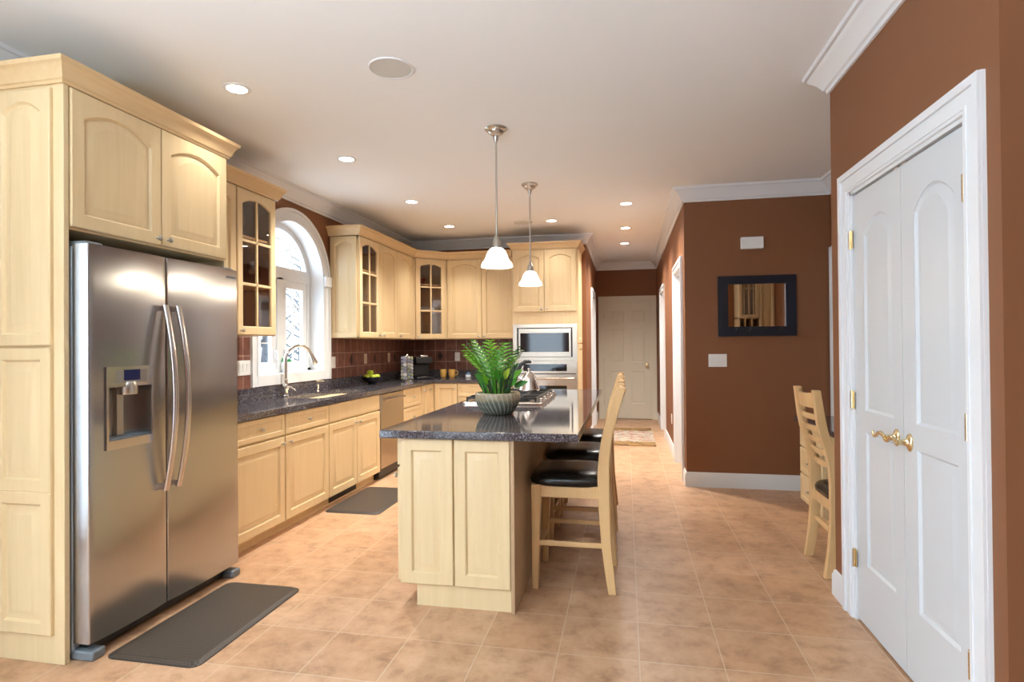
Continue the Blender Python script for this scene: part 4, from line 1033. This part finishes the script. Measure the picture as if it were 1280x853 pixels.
# ------------------------------------------------------------------ desk nook
DK = thing('desk', 'built in maple desk with dark granite top and three drawers behind the ladder back chair', 'desk', (1.6, 4.2, 0))
m = MB(); m.box(1.385, 4.42, 0.09, XN, 4.97, 0.72); m.box(1.44, 4.43, 0, XN, 4.96, 0.09); m.build('pedestal', MAPLE, DK)
B = Basis((1.385, 0, 0), (0, 1, 0), (-1, 0, 0))
for z0_, z1_ in ((0.53, 0.71), (0.32, 0.52), (0.10, 0.31)):
    m = MB(); slab_front(m, B, 4.43, 4.962, z0_, z1_); o = m.build('drawer_front', MAPLE, DK, smooth=25)
    m = MB(); c = B(4.70, (z0_+z1_)/2, 0.02); m.tube([c+Vector((0, -0.045, 0)), c+Vector((-0.022, -0.04, 0)), c+Vector((-0.026, 0, 0)), c+Vector((-0.022, 0.04, 0)), c+Vector((0, 0.045, 0))], 0.005, 8); m.build('pull', NICKEL, o)
m = MB(); m.box(1.335, YP1+0.001, 0.722, XN, 4.995, 0.760); m.build('desk_top', GRANITE, DK, bevel=0.003)
m = MB(); m.box(1.42, YP1+0.001, 0.62, 1.44, 4.42, 0.72); m.build('knee_rail', MAPLE, DK)
NC = thing('upper_cabinet', 'maple cabinet with one glass and one solid door, seen in the wall mirror', 'cabinet', (1.50, YP1+0.16, 1.36))
NB = Basis((0, YP1+0.30, 0), (1, 0, 0), (0, 1, 0))
m = MB(); hollow(m, NB, 1.40, 1.642, 1.66, 2.42, 0.298, 2); m.box(1.644, YP1+0.002, 1.40, 1.826, YP1+0.30, 2.42)
m.box(1.40, YP1+0.002, 1.40, 1.418, YP1+0.30, 1.66); m.box(1.40, YP1+0.002, 1.40, 1.644, YP1+0.30, 1.418)
for x in (1.475, 1.555): m.box(x, YP1+0.002, 1.418, x+0.014, YP1+0.29, 1.662)
m.build('body', MAPLE, NC)
m = MB(); glass_door(m, NB, 1.403, 1.639, 1.665, 2.41, 0.03, 0.02, 0.036, 2)
for u_ in (1.465, 1.577): m.bbox(NB, u_-0.006, u_+0.006, 1.70, 2.38, 0.004, 0.017)
o = m.build('glass_door', MAPLE, NC, smooth=25); pane(NB, 1.403, 1.639, 1.665, 2.41, o, 0.032); knob(NB, 1.52, 1.683, 0.02, o)
m = MB(); panel_door(m, NB, 1.648, 1.822, 1.405, 2.41, 0.0, 0.02, 0.03); m.build('door', MAPLE, NC, smooth=25)

# ------------------------------------------------------------------ things on the mirror wall
MI = thing('framed_mirror', 'black framed mirror with a row of coat hooks on the brown wall', 'mirror', (1.19, YK, 1.41))
MB_ = Basis((0, YK, 0), (1, 0, 0), (0, -1, 0))
m = MB(); frame(m, MB_, 0.852, 1.530, 1.415, 1.975, 0.935, 1.447, 1.497, 1.905, 0.0, 0.030); frame(m, MB_, 0.925, 1.457, 1.487, 1.915, 0.941, 1.441, 1.503, 1.899, 0.0, 0.022)
m.build('frame', NAVYBLACK, MI, smooth=0)
m = MB(); m.bbox(MB_, 0.935, 1.447, 1.497, 1.905, 0.002, 0.008); m.build('glass', MIRROR, MI, smooth=0)
for x in (1.0, 1.125, 1.255, 1.385):
    m = MB(); c = MB_(x, 1.462, 0.03); m.lathe([(0.012, 0), (0.012, 0.004)], c, (0, -1, 0), 12); m.tube([c, c+Vector((0, -0.03, 0.0)), c+Vector((0, -0.045, 0.015)), c+Vector((0, -0.042, 0.03))], [0.006, 0.006, 0.006, 0.008], 8); m.build('hook', BLACK, MI)
m = MB(); m.bbox(MB_, 1.058, 1.253, 2.222, 2.332, 0, 0.045); tag(m.build('door_chime', PLATE, None, bevel=0.006, loc=(1.155, YK, 2.28)), 'white rectangular door chime box high on the brown wall above the mirror', 'door chime')
def switch_plate(name, B, u, v, n, label, cat, mat=PLATE, rocker=True, group=None):
    t = thing(name, label, cat, B(u, v, 0), group); w = 0.036+0.023*(n-1)
    m = MB(); m.bbox(B, u-w, u+w, v-0.06, v+0.06, 0, 0.006); m.build('plate', mat, t, bevel=0.002)
    for k in range(n):
        c = u+(k-(n-1)/2)*0.046
        m = MB()
        if rocker:
            m.prism([B(c-0.016, v-0.033, 0.006), B(c-0.016, v-0.033, 0.007), B(c-0.016, v+0.033, 0.012), B(c-0.016, v+0.033, 0.006)], B.u*0.032); m.build('rocker', mat, t)
        else:
            for dv in (0.02, -0.02): m.quad_loops([[B(c+0.015*math.cos(a), v+dv+0.014*math.sin(a), z) for a in [2*math.pi*q/12 for q in range(12)]] for z in (0.006, 0.0085)])
            m.build('socket', mat, t)
switch_plate('light_switch', MB_, 0.845, 1.19, 3, 'white triple rocker light switch plate on the brown wall below the mirror', 'light switch')
WB = Basis((XL+0.008, 0, 0), (0, 1, 0), (1, 0, 0)); BBk = Basis((0, YB-0.008, 0), (1, 0, 0), (0, -1, 0))
switch_plate('light_switch', WB, 4.085, 1.185, 3, 'white switch plate on the tiles at the left of the arched window', 'light switch')
switch_plate('light_switch', WB, 5.505, 1.185, 2, 'white switch plate on the tiles at the right edge of the arched window', 'light switch')
switch_plate('power_outlet', WB, 6.28, 1.205, 1, 'beige wall outlet on the tiles above the fruit bowl', 'outlet', IVORY, False)
switch_plate('power_outlet', WB, 6.96, 1.205, 1, 'beige wall outlet on the tiles behind the pod carousel', 'outlet', IVORY, False)
switch_plate('power_outlet', BBk, -2.30, 1.197, 1, 'white wall outlet on the back tiles above the yellow mugs', 'outlet', PLATE, False)
switch_plate('power_outlet', Basis((XHR, 0, 0), (0, 1, 0), (-1, 0, 0)), 7.35, 0.42, 1, 'white wall outlet low on the right hall wall between two doorways', 'outlet', PLATE, False)

# ------------------------------------------------------------------ lamps
def pendant(loc, zb, label):
    x, y = loc
    t = thing('pendant_lamp', label, 'lamp', (x, y, CH), 'pendant lamps over the island')
    c = (x, y, 0)
    m = MB(); m.lathe([(0.075, CH), (0.076, CH-0.008), (0.066, CH-0.018), (0.054, CH-0.022), (0.050, CH-0.034), (0.034, CH-0.046), (0.020, CH-0.052), (0.017, CH-0.075), (0.010, CH-0.09), (0.006, CH-0.10)], c, n=28); m.build('canopy', NICKEL, t)
    m = MB(); m.lathe([(0.0065, CH-0.085), (0.0065, zb+0.205)], c, n=12); m.build('rod', NICKEL, t)
    m = MB(); m.lathe([(0.008, zb+0.215), (0.014, zb+0.205), (0.017, zb+0.19), (0.024, zb+0.178), (0.029, zb+0.165), (0.028, zb+0.150), (0.034, zb+0.138), (0.033, zb+0.128)], c, n=24); m.build('socket_cup', NICKEL, t)
    m = MB(); pr = [(0.030, 0.130), (0.045, 0.122), (0.060, 0.105), (0.070, 0.082), (0.078, 0.058), (0.088, 0.040), (0.098, 0.030), (0.105, 0.016), (0.108, 0.0)]
    inner = [(r-0.004, h-0.002 if h > 0 else 0) for r, h in pr][::-1]
    m.lathe_hollow([(r, zb+h) for r, h in pr+inner], c, n=36); m.build('shade', SHADE, t, smooth=60)
    m = MB(); m.sphere((x, y, zb+0.06), 0.028, (1, 1, 1.3)); m.build('bulb', simple('bulb_lit', (0.9, 0.9, 0.9), 0.4, emit=(1, 0.9, 0.72), estr=14) if 'bulb_lit' not in MATS else MATS['bulb_lit'], t)
    l = bpy.data.lights.new('pendant_bulb', 'POINT'); l.energy = 9; l.color = (1.0, 0.85, 0.65); l.shadow_soft_size = 0.05
    o = bpy.data.objects.new('pendant_bulb', l); COL.objects.link(o); o.location = (0, 0, zb+0.02-CH); o.parent = t
pendant((-0.848, 3.77), 1.880, 'nearer nickel pendant lamp with white bell shade hanging over the island')
pendant((-0.846, 5.15), 1.895, 'farther nickel pendant lamp with white bell shade hanging over the island')
def downlight(x, y, label, energy=92, cone=112):
    t = thing('ceiling_downlight', label, 'ceiling light', (x, y, CH), 'recessed ceiling downlights')
    m = MB(); m.lathe_hollow([(0.075, CH-0.002), (0.076, CH+0.001), (0.055, CH+0.001), (0.055, CH-0.005), (0.068, CH-0.006)], (x, y, 0), n=28); m.build('trim_ring', WHITE, t)
    m = MB(); m.lathe([(0.056, CH-0.001), (0.056, CH-0.003)], (x, y, 0), n=28); m.build('lens', LAMPDISC, t)
    l = bpy.data.lights.new('downlight_beam', 'SPOT'); l.energy = energy; l.color = (1.0, 0.965, 0.90); l.spot_size = math.radians(cone); l.spot_blend = 1.0; l.shadow_soft_size = 0.05
    o = bpy.data.objects.new('downlight_beam', l); COL.objects.link(o); o.location = (0, 0, -0.02); o.parent = t
for x, y, lb in ((-2.149, 2.87, 'recessed downlight in the ceiling above the refrigerator, nearest the camera'), (-2.127, 4.13, 'recessed downlight in the ceiling in front of the arched window'),
                 (-2.120, 5.50, 'recessed downlight in the ceiling over the dishwasher'), (-2.112, 6.74, 'recessed downlight in the ceiling by the corner glass cabinet'),
                 (-0.846, 6.72, 'recessed downlight in the ceiling in front of the oven tower')):
    downlight(x, y, lb, (42 if y > 6 else 92) if -2.5 < x < -2.0 and y > 3 else 14)
for x, y, lb in ((0.020, 6.08, 'nearest of the three hall downlights, at the hall entrance'), (0.012, 7.35, 'middle one of the three hall downlights'), (0.0, 8.48, 'farthest of the three hall downlights, before the end door')):
    downlight(x, y, lb, 92, 136)
def ceiling_speaker(x, y, r, label):
    t = thing('ceiling_speaker', label, 'ceiling speaker', (x, y, CH), 'round ceiling speakers')
    m = MB(); m.lathe_hollow([(r, CH-0.002), (r, CH+0.001), (r-0.012, CH+0.001), (r-0.010, CH-0.006), (r-0.003, CH-0.007)], (x, y, 0), n=40); m.build('rim', WHITE, t)
    m = MB(); m.lathe([(r-0.011, CH-0.001), (r-0.011, CH-0.004)], (x, y, 0), n=40); m.build('grille', SPEAKER, t)
ceiling_speaker(-1.20, 2.83, 0.118, 'round pale speaker grille in the ceiling near the front, before the first pendant lamp')
ceiling_speaker(-1.19, 6.74, 0.118, 'round speaker grille in the ceiling behind the farther pendant lamp')

# ------------------------------------------------------------------ floor mats and the rug
def floor_mat(name, pts, th, mat, label, cat, ins=0.02):
    cx_ = sum(p[0] for p in pts)/4; cy_ = sum(p[1] for p in pts)/4
    m = MB(); x0_, x1_ = min(p[0] for p in pts), max(p[0] for p in pts); y0_, y1_ = min(p[1] for p in pts), max(p[1] for p in pts)
    L_ = lambda d, z: [(x, y, z) for x, y in rrect(x0_+d, y0_+d, x1_-d, y1_-d, 0.045, 5)]
    m.quad_loops([L_(0, 0.0005), L_(0.0, 0.003), L_(ins, th), L_(ins+0.01, th)])
    return tag(m.build(name, mat, None, smooth=30, loc=(cx_, cy_, 0)), label, cat)
floor_mat('floor_mat', [(-2.248, 2.105), (-1.782, 2.105), (-1.782, 2.91), (-2.248, 2.91)], 0.016, MATMAT, 'brown woven cushion mat on the tiles in front of the refrigerator', 'mat')
floor_mat('floor_mat', [(-2.43, 4.28), (-1.95, 4.28), (-1.95, 5.10), (-2.43, 5.10)], 0.016, MATMAT, 'brown woven cushion mat on the tiles in front of the sink cabinet', 'mat')
m = MB(); m.box(-0.30, 7.75, 0.0005, 0.385, 9.36, 0.010); tag(m.build('hall_rug', RUG, None, bevel=0.003, loc=(0.04, 8.555, 0)), 'cream floral rug with gold border lying in the hall before the end door', 'rug')

# ------------------------------------------------------------------ things on the island
pc = Vector((-0.80, 3.55, 0.9145))
PT = thing('potted_plant', 'mixed green houseplants in a ribbed grey green bowl with tan rim on the island', 'potted plant', pc)
m = MB(); prof = [(0.075, 0.0), (0.092, 0.004), (0.115, 0.028), (0.136, 0.062), (0.146, 0.095), (0.146, 0.122), (0.140, 0.135), (0.136, 0.138), (0.131, 0.134), (0.134, 0.118), (0.125, 0.108)]
loops = []
for i, (r, h) in enumerate(prof):
    lp = []
    for k in range(196):
        a = 2*math.pi*k/196; rib = -0.010*abs(math.sin(14*(a + h*2.5)))*(0.5 if i in (1, 5) else 1) if 1 <= i <= 5 else 0
        lp.append(pc+Vector(((r+rib)*math.cos(a), (r+rib)*math.sin(a), h)))
    loops.append(lp)
m.quad_loops(loops); m.build('pot', POTGLAZE, PT, smooth=60)
m = MB(); m.lathe([(0.130, 0.112), (0.128, 0.122), (0.07, 0.130), (0.0, 0.132)], pc, n=30); m.build('moss', MOSS, PT)
rnd = random.Random(11)
def blade(m, base_, tip, w, bend=0.0, n=7, fold=0.2):
    """one narrow leaf as a thin folded solid strip"""
    base_, tip = Vector(base_), Vector(tip); d = tip-base_; side = d.cross(Vector((0.15, -1, 0.1))).normalized()
    up = side.cross(d).normalized(); loops = []
    for i in range(n+1):
        t = i/n; c = base_ + d*t + Vector((0, 0, bend*d.length*(t-t*t)*1.6)); ww = w*(math.sin(math.pi*(0.12+0.88*t)**0.8) if t < 1 else 0.02) + 0.0006
        th = up*0.0008
        loops.append([c-side*ww+up*fold*ww, c-th, c+side*ww+up*fold*ww, c+th])
    m.quad_loops(loops)
def frond(ang, length, lift, col, name='frond'):
    m = MB(); a = ang; b0 = pc+Vector((0.03*math.cos(a), 0.03*math.sin(a), 0.125)); out = Vector((math.cos(a), math.sin(a), 0)); pts = []
    for i in range(13):
        t = i/12; pts.append(b0 + out*(length*0.62*t**1.4*(1-lift*0.5)) + Vector((0, 0, length*(t*0.98 - 0.16*t*t*(1.3-lift)))))
    m.tube(pts, [0.0032*(1-0.75*i/12) for i in range(13)], 6)
    for i in range(4, 13):
        for s in (-1, 1):
            p = pts[i]; tg_ = (pts[min(i+1, 12)]-pts[i-1]).normalized(); sd = tg_.cross(Vector((out.x, out.y, 0.6))).normalized()
            if sd.length < 0.1: sd = Vector((-out.y, out.x, 0))
            ll = length*0.27*(1-abs(i-7.5)/8.5)
            blade(m, p, p + (sd*s*0.85 + tg_*0.65).normalized()*ll + Vector((0, 0, -0.018)), 0.0038, 0.12, 5)
    m.build(name, col, PT, smooth=60)
for ang, ln, lf, col in ((175, 0.34, 0.25, LEAF2), (160, 0.38, 0.75, LEAF2), (200, 0.36, 0.7, LEAF), (120, 0.37, 0.9, LEAF2), (240, 0.33, 0.9, LEAF), (215, 0.31, 0.2, LEAF2), (80, 0.36, 0.75, LEAF), (300, 0.34, 1.0, LEAF2), (40, 0.33, 0.8, LEAFD), (330, 0.30, 0.8, LEAF),
                         (188, 0.37, 0.45, LEAF2), (260, 0.35, 0.95, LEAF2), (225, 0.36, 0.85, LEAFP), (140, 0.33, 0.5, LEAF), (280, 0.31, 0.7, LEAF), (355, 0.31, 0.7, LEAFP)):
    frond(math.radians(ang), ln, lf, col)
for k in range(46):
    a = rnd.random()*6.283; r = 0.09*math.sqrt(rnd.random()); b0 = pc+Vector((r*math.cos(a), r*math.sin(a), 0.12)); ln = rnd.uniform(0.10, 0.22); sp_ = rnd.uniform(0.1, 0.6)
    m = MB(); blade(m, b0, b0+Vector((math.cos(a)*ln*sp_, math.sin(a)*ln*sp_, ln)), rnd.uniform(0.003, 0.0065), rnd.uniform(0, 0.1)); m.build('blade_leaf', rnd.choice([LEAF, LEAFD, LEAF2, LEAFD]), PT, smooth=60)
for k in range(7):
    b0 = pc+Vector((0.04+0.004*k, -0.01*k+0.02, 0.13)); m = MB(); blade(m, b0, b0+Vector((0.02+0.016*k, 0.01*k-0.03, 0.25-0.012*k)), 0.0045, 0.02); m.build('spike_leaf', LEAFV, PT, smooth=60)
for k, (dx, dy, dz, w, col) in enumerate(((0.17, -0.05, 0.16, 0.026, LEAF2), (0.13, 0.05, 0.20, 0.026, LEAF), (0.15, -0.09, 0.10, 0.028, LEAF), (0.10, -0.10, 0.17, 0.024, LEAFY), (0.20, 0.0, 0.08, 0.026, LEAF), (0.06, -0.11, 0.13, 0.026, LEAF), (-0.07, -0.11, 0.12, 0.024, LEAF2), (-0.13, -0.06, 0.13, 0.024, LEAF), (0.02, -0.12, 0.17, 0.022, LEAF), (0.12, 0.02, 0.24, 0.018, LEAFY))):
    b0 = pc+Vector((dx*0.3, dy*0.3, 0.125)); mid = pc+Vector((dx*0.55, dy*0.55, 0.125+dz*0.6)); m = MB(); m.tube([b0, mid], 0.0022, 6); blade(m, mid, pc+Vector((dx, dy, 0.125+dz)), w*0.72, 0.15, 8, 0.25); m.build('broad_leaf', col, PT, smooth=60)
for k in range(4):
    m = MB(); b0 = pc+Vector((-0.03+0.012*k, -0.03+0.015*k, 0.12)); tip = pc+Vector((-0.10-0.025*k, -0.03+0.02*k, 0.30-0.02*k)); m.tube([b0, (b0+tip)/2+Vector((-0.01, 0, 0.01)), tip], [0.005, 0.004, 0.002], 6); m.build('cane', STEMB, PT)
for k in range(9):
    m = MB(); c = pc+Vector((0.03+rnd.uniform(-0.025, 0.03), -0.02+rnd.uniform(-0.03, 0.03), 0.29+rnd.uniform(-0.06, 0.06))); m.sphere(c, 0.010, (1, 0.7, 0.9), 8, 6); m.build('blossom', BLOSSOM, PT)

kc = Vector((-0.80, 4.75, 0.968))
KT = thing('kettle', 'brushed steel tea kettle with black arched handle on the cooktop', 'kettle', kc)
m = MB(); m.lathe([(0.085, 0), (0.092, 0.008), (0.088, 0.03), (0.074, 0.075), (0.056, 0.115), (0.038, 0.138), (0.034, 0.142), (0.030, 0.152), (0.012, 0.158), (0.010, 0.172), (0.014, 0.178), (0.008, 0.186)], kc, n=32); m.build('body', STEELH, KT)
m = MB(); m.tube([kc+Vector((-0.055, 0, 0.085)), kc+Vector((-0.085, 0, 0.115)), kc+Vector((-0.098, 0, 0.135))], [0.018, 0.014, 0.011], 12); m.build('spout', STEELH, KT)
m = MB(); m.tube([kc+Vector((-0.095+0.0, 0, 0.115)), kc+Vector((-0.092, 0, 0.165)), kc+Vector((-0.070, 0, 0.215)), kc+Vector((-0.035, 0, 0.240)), kc+Vector((0.0, 0, 0.243)), kc+Vector((0.02, 0, 0.235))], [0.016, 0.018, 0.018, 0.017, 0.015, 0.012], 12); m.build('handle', BLACK, KT)

# ------------------------------------------------------------------ things on the worktop
WT = 0.9145
fbc = Vector((-2.865, 6.14, WT))
t = thing('fruit_bowl', 'dark footed bowl on the worktop right of the sink, holding green fruit', 'bowl', fbc)
m = MB(); m.lathe_hollow([(0.045, 0), (0.048, 0.006), (0.036, 0.014), (0.075, 0.030), (0.105, 0.055), (0.122, 0.085), (0.117, 0.086), (0.10, 0.060), (0.07, 0.037), (0.01, 0.028), (0.01, 0.002)], fbc, n=32); m.build('bowl', DARKBOWL, t, smooth=60)
for k, (dx, dy, dz, lb) in enumerate(((-0.045, -0.035, 0.082, 'green apple at the left in the dark bowl'), (0.045, 0.035, 0.082, 'green apple at the right in the dark bowl'), (0.04, -0.045, 0.082, 'green apple at the front of the dark bowl'), (-0.02, 0.0, 0.130, 'green apple on top of the pile in the dark bowl'))):
    c = fbc+Vector((dx, dy, dz)); f = thing('green_apple', lb, 'fruit', c, 'green apples in the dark bowl')
    m = MB(); m.lathe([(0.004, -0.030), (0.018, -0.034), (0.034, -0.018), (0.039, 0.004), (0.034, 0.022), (0.020, 0.032), (0.008, 0.029), (0.002, 0.024)], c, n=20); m.build('flesh', APPLE, f, smooth=60)
    m = MB(); m.tube([c+Vector((0, 0, 0.024)), c+Vector((0.004, 0.002, 0.042))], 0.0018, 6); m.build('stem', STEMB, f)
# pod carousel
cc = Vector((-2.70, 6.80, WT))
t = thing('pod_carousel', 'wire carousel stacked with coffee pods on the worktop by the coffee maker', 'pod rack', cc)
m = MB(); m.lathe([(0.085, 0), (0.085, 0.010), (0.02, 0.014), (0.008, 0.016), (0.008, 0.31), (0.014, 0.316), (0.008, 0.33)], cc, n=28); m.build('post', CHROME, t)
for q in range(4):
    m = MB(); a = math.pi/4+q*math.pi/2+math.pi/4
    for off in (-0.024, 0.024):
        p = cc+Vector((math.cos(a)*0.05-math.sin(a)*off, math.sin(a)*0.05+math.cos(a)*off, 0)); m.tube([p+Vector((0, 0, 0.008)), p+Vector((0, 0, 0.305)), cc+Vector((0, 0, 0.308))], 0.0018, 6)
    m.build('wire_column', CHROME, t)
pod0 = None
for q in range(4):
    a = math.pi/4+q*math.pi/2+math.pi/4; ax = Vector((math.cos(a), math.sin(a), 0.35)).normalized()
    for r_ in range(7):
        z = 0.036+r_*0.041; p = cc+Vector((math.cos(a)*0.058, math.sin(a)*0.058, z))
        kind = rnd.choice(['foil', 'blue', 'green'])
        nm = {'foil': PODFOIL, 'blue': PODBLUE, 'green': PODGREEN}[kind]
        m = MB(); m.lathe([(0.016, -0.018), (0.0165, -0.017), (0.019, 0.010), (0.0235, 0.012), (0.0235, 0.015), (0.018, 0.016)], p, ax, 16)
        tag(m.build('coffee_pod', nm, None, smooth=40, loc=p), {'foil': 'silver topped coffee pod held in the wire carousel', 'blue': 'bluish coffee pod held in the wire carousel', 'green': 'pale green coffee pod held in the wire carousel'}[kind], 'coffee pod', {'foil': 'silver coffee pods', 'blue': 'bluish coffee pods', 'green': 'pale green coffee pods'}[kind])
# coffee maker
mc = Vector((-2.68, 7.24, WT))
t = thing('coffee_maker', 'black single cup coffee maker with silver lever in the worktop corner', 'coffee maker', mc)
m = MB(); B_ = Basis(mc, Vector((1, 1, 0)), Vector((1, -1, 0)))
m.bbox(B_, -0.12, 0.12, 0.0, 0.03, -0.14, 0.14); m.bbox(B_, -0.12, 0.12, 0.03, 0.20, -0.14, 0.02); m.bbox(B_, -0.12, 0.12, 0.20, 0.29, -0.14, 0.12); m.build('body', BLACK, t, bevel=0.018, seg=3)
m = MB(); m.bbox(B_, -0.175, -0.121, 0.01, 0.28, -0.12, 0.05); m.build('water_tank', DARKGLASS, t, bevel=0.01)
m = MB(); m.bbox(B_, -0.055, 0.055, 0.286, 0.315, 0.02, 0.115); m.build('lever', STEELH, t, bevel=0.01)
m = MB(); m.lathe([(0.05, 0.03), (0.05, 0.036), (0.03, 0.037)], B_(0, 0, 0.08), n=20); m.build('drip_grid', STEELH, t)
def mug(c, hang, label):
    c = Vector(c); t = thing('mug', label, 'mug', c, 'ochre mugs on the worktop')
    m = MB(); m.lathe_hollow([(0.030, 0), (0.036, 0.006), (0.044, 0.04), (0.047, 0.085), (0.046, 0.115), (0.0425, 0.115), (0.043, 0.085), (0.039, 0.04), (0.028, 0.012), (0.002, 0.010), (0.002, 0)], c, n=28); m.build('cup', YELLOWMUG, t, smooth=60)
    d = Vector((math.cos(hang), math.sin(hang), 0)); m = MB()
    m.tube([c+d*0.044+Vector((0, 0, 0.095)), c+d*0.066+Vector((0, 0, 0.098)), c+d*0.080+Vector((0, 0, 0.075)), c+d*0.072+Vector((0, 0, 0.048)), c+d*0.042+Vector((0, 0, 0.035))], 0.006, 10); m.build('handle', YELLOWMUG, t, smooth=60)
mug((-2.43, 7.44, WT), 1.9, 'ochre yellow mug at the left of the pair, its handle turned away')
mug((-2.30, 7.41, WT), 0.2, 'ochre yellow mug at the right of the pair, its handle to the right')
c = Vector((-2.085, 7.45, WT)); t = thing('sugar_jar', 'small blue and white lidded jar on the worktop right of the yellow mugs', 'jar', c)
m = MB(); m.lathe([(0.032, 0), (0.038, 0.01), (0.038, 0.035), (0.030, 0.045)], c, n=22); m.build('jar', POTWHITE, t)
m = MB(); m.lathe([(0.036, 0.045), (0.036, 0.058), (0.012, 0.066), (0.010, 0.074), (0.004, 0.078)], c, n=22); m.build('lid', BLUEJAR, t)
# little succulent on the window sill
c = Vector((XL-0.10, 4.84, 1.1155)); t = thing('potted_succulent', 'small green succulent in a round white pot on the window sill', 'potted plant', c)
m = MB(); m.lathe([(0.030, 0), (0.036, 0.004), (0.047, 0.035), (0.050, 0.07), (0.046, 0.098), (0.042, 0.098), (0.040, 0.09)], c, n=24); m.build('pot', POTWHITE, t, smooth=60)
for k in range(26):
    a = rnd.random()*6.283; e = rnd.uniform(0.2, 1.2); m = MB(); b0 = c+Vector((0, 0, 0.088)); blade(m, b0, b0+Vector((math.cos(a)*math.cos(e)*0.065, math.sin(a)*math.cos(e)*0.065, math.sin(e)*0.05)), 0.009, 0.1, 5); m.build('leaf', SUCC, t, smooth=60)

# ------------------------------------------------------------------ inside the glass-fronted cabinets
def wine_glass(c, label, group):
    c = Vector(c); t = thing('wine_glass', label, 'glass', c, group)
    m = MB(); m.lathe([(0.034, 0), (0.034, 0.002), (0.006, 0.006), (0.0035, 0.02), (0.0035, 0.085), (0.008, 0.092)], c, n=18); m.build('stem', CLEAR, t, smooth=60)
    m = MB(); m.lathe_hollow([(0.004, 0.091), (0.028, 0.105), (0.038, 0.135), (0.036, 0.165), (0.030, 0.19), (0.0285, 0.19), (0.0345, 0.165), (0.0365, 0.136), (0.027, 0.107), (0.004, 0.094)], c, n=18); m.build('bowl', CLEAR, t, smooth=60)
for x, y, z, lb in ((-2.86, 3.70, 1.8186, 'wine glass on the left of the middle shelf behind the window-side glass door'), (-2.86, 3.82, 1.8186, 'wine glass on the middle shelf, second from left, behind the window-side glass door'),
                    (-2.82, 3.93, 1.8186, 'wine glass at the right of the middle shelf behind the window-side glass door'), (-2.86, 3.72, 2.1686, 'wine glass on the left of the top shelf behind the window-side glass door'), (-2.86, 3.86, 2.1686, 'wine glass on the right of the top shelf behind the window-side glass door')):
    wine_glass((x, y, z), lb, 'wine glasses in the glass cabinet')
m = MB(); m.lathe([(0.075, 0), (0.085, 0.01), (0.095, 0.12), (0.090, 0.12), (0.06, 0.118)], (-2.86, 3.72, UZ0+0.0185), n=24); tag(m.build('basket', BASKET, None, loc=(-2.86, 3.72, UZ0+0.0185)), 'round tan basket on the bottom shelf behind the glass door left of the window', 'basket')
m = MB(); m.lathe([(0.05, 0), (0.075, 0.05), (0.09, 0.09), (0.085, 0.09), (0.05, 0.02)], (-2.72, 7.34, 2.1665), n=24); tag(m.build('bowl', REDCUP, None, loc=(-2.72, 7.34, 2.1665)), 'red bowl on the top shelf behind the corner glass door', 'bowl')
for k in range(5):
    m = MB(); m.lathe([(0.06, 0), (0.12, 0.008), (0.12, 0.011), (0.06, 0.005)], (-2.66, 7.40, 1.8165+k*0.0112), n=28); tag(m.build('plate', POTWHITE, None, loc=(-2.66, 7.40, 1.8165+k*0.0112)), 'white plate in the stack on the middle shelf behind the corner glass door', 'plate', 'white plates stacked in the corner cabinet')
m = MB(); m.lathe([(0.04, 0), (0.045, 0.005), (0.045, 0.16), (0.040, 0.17), (0.02, 0.18)], (-2.62, 7.40, UZ0+0.0185), n=20); tag(m.build('canister', CLEAR, None, loc=(-2.62, 7.40, UZ0+0.0185)), 'clear canister on the bottom shelf behind the corner glass door', 'canister')
m = MB(); m.lathe([(0.035, 0), (0.04, 0.004), (0.043, 0.10), (0.039, 0.10), (0.03, 0.01)], (-2.80, 5.66, UZ0+0.0185), n=20); tag(m.build('mug', REDCUP, None, loc=(-2.80, 5.66, UZ0+0.0185)), 'dark red cup on the bottom shelf behind the glass door right of the window', 'mug')
for y, lb in ((5.62, 'tumbler at the left on the middle shelf behind the glass door right of the window'), (5.74, 'tumbler in the middle of the shelf behind the glass door right of the window'), (5.85, 'tumbler at the right on the middle shelf behind the glass door right of the window')):
    m = MB(); m.lathe_hollow([(0.030, 0), (0.036, 0.11), (0.0345, 0.11), (0.029, 0.006), (0.002, 0.005), (0.002, 0)], (-2.82, y, 1.8185), n=20); tag(m.build('tumbler', CLEAR, None, smooth=60, loc=(-2.82, y, 1.8185)), lb, 'glass', 'tumblers behind glass')
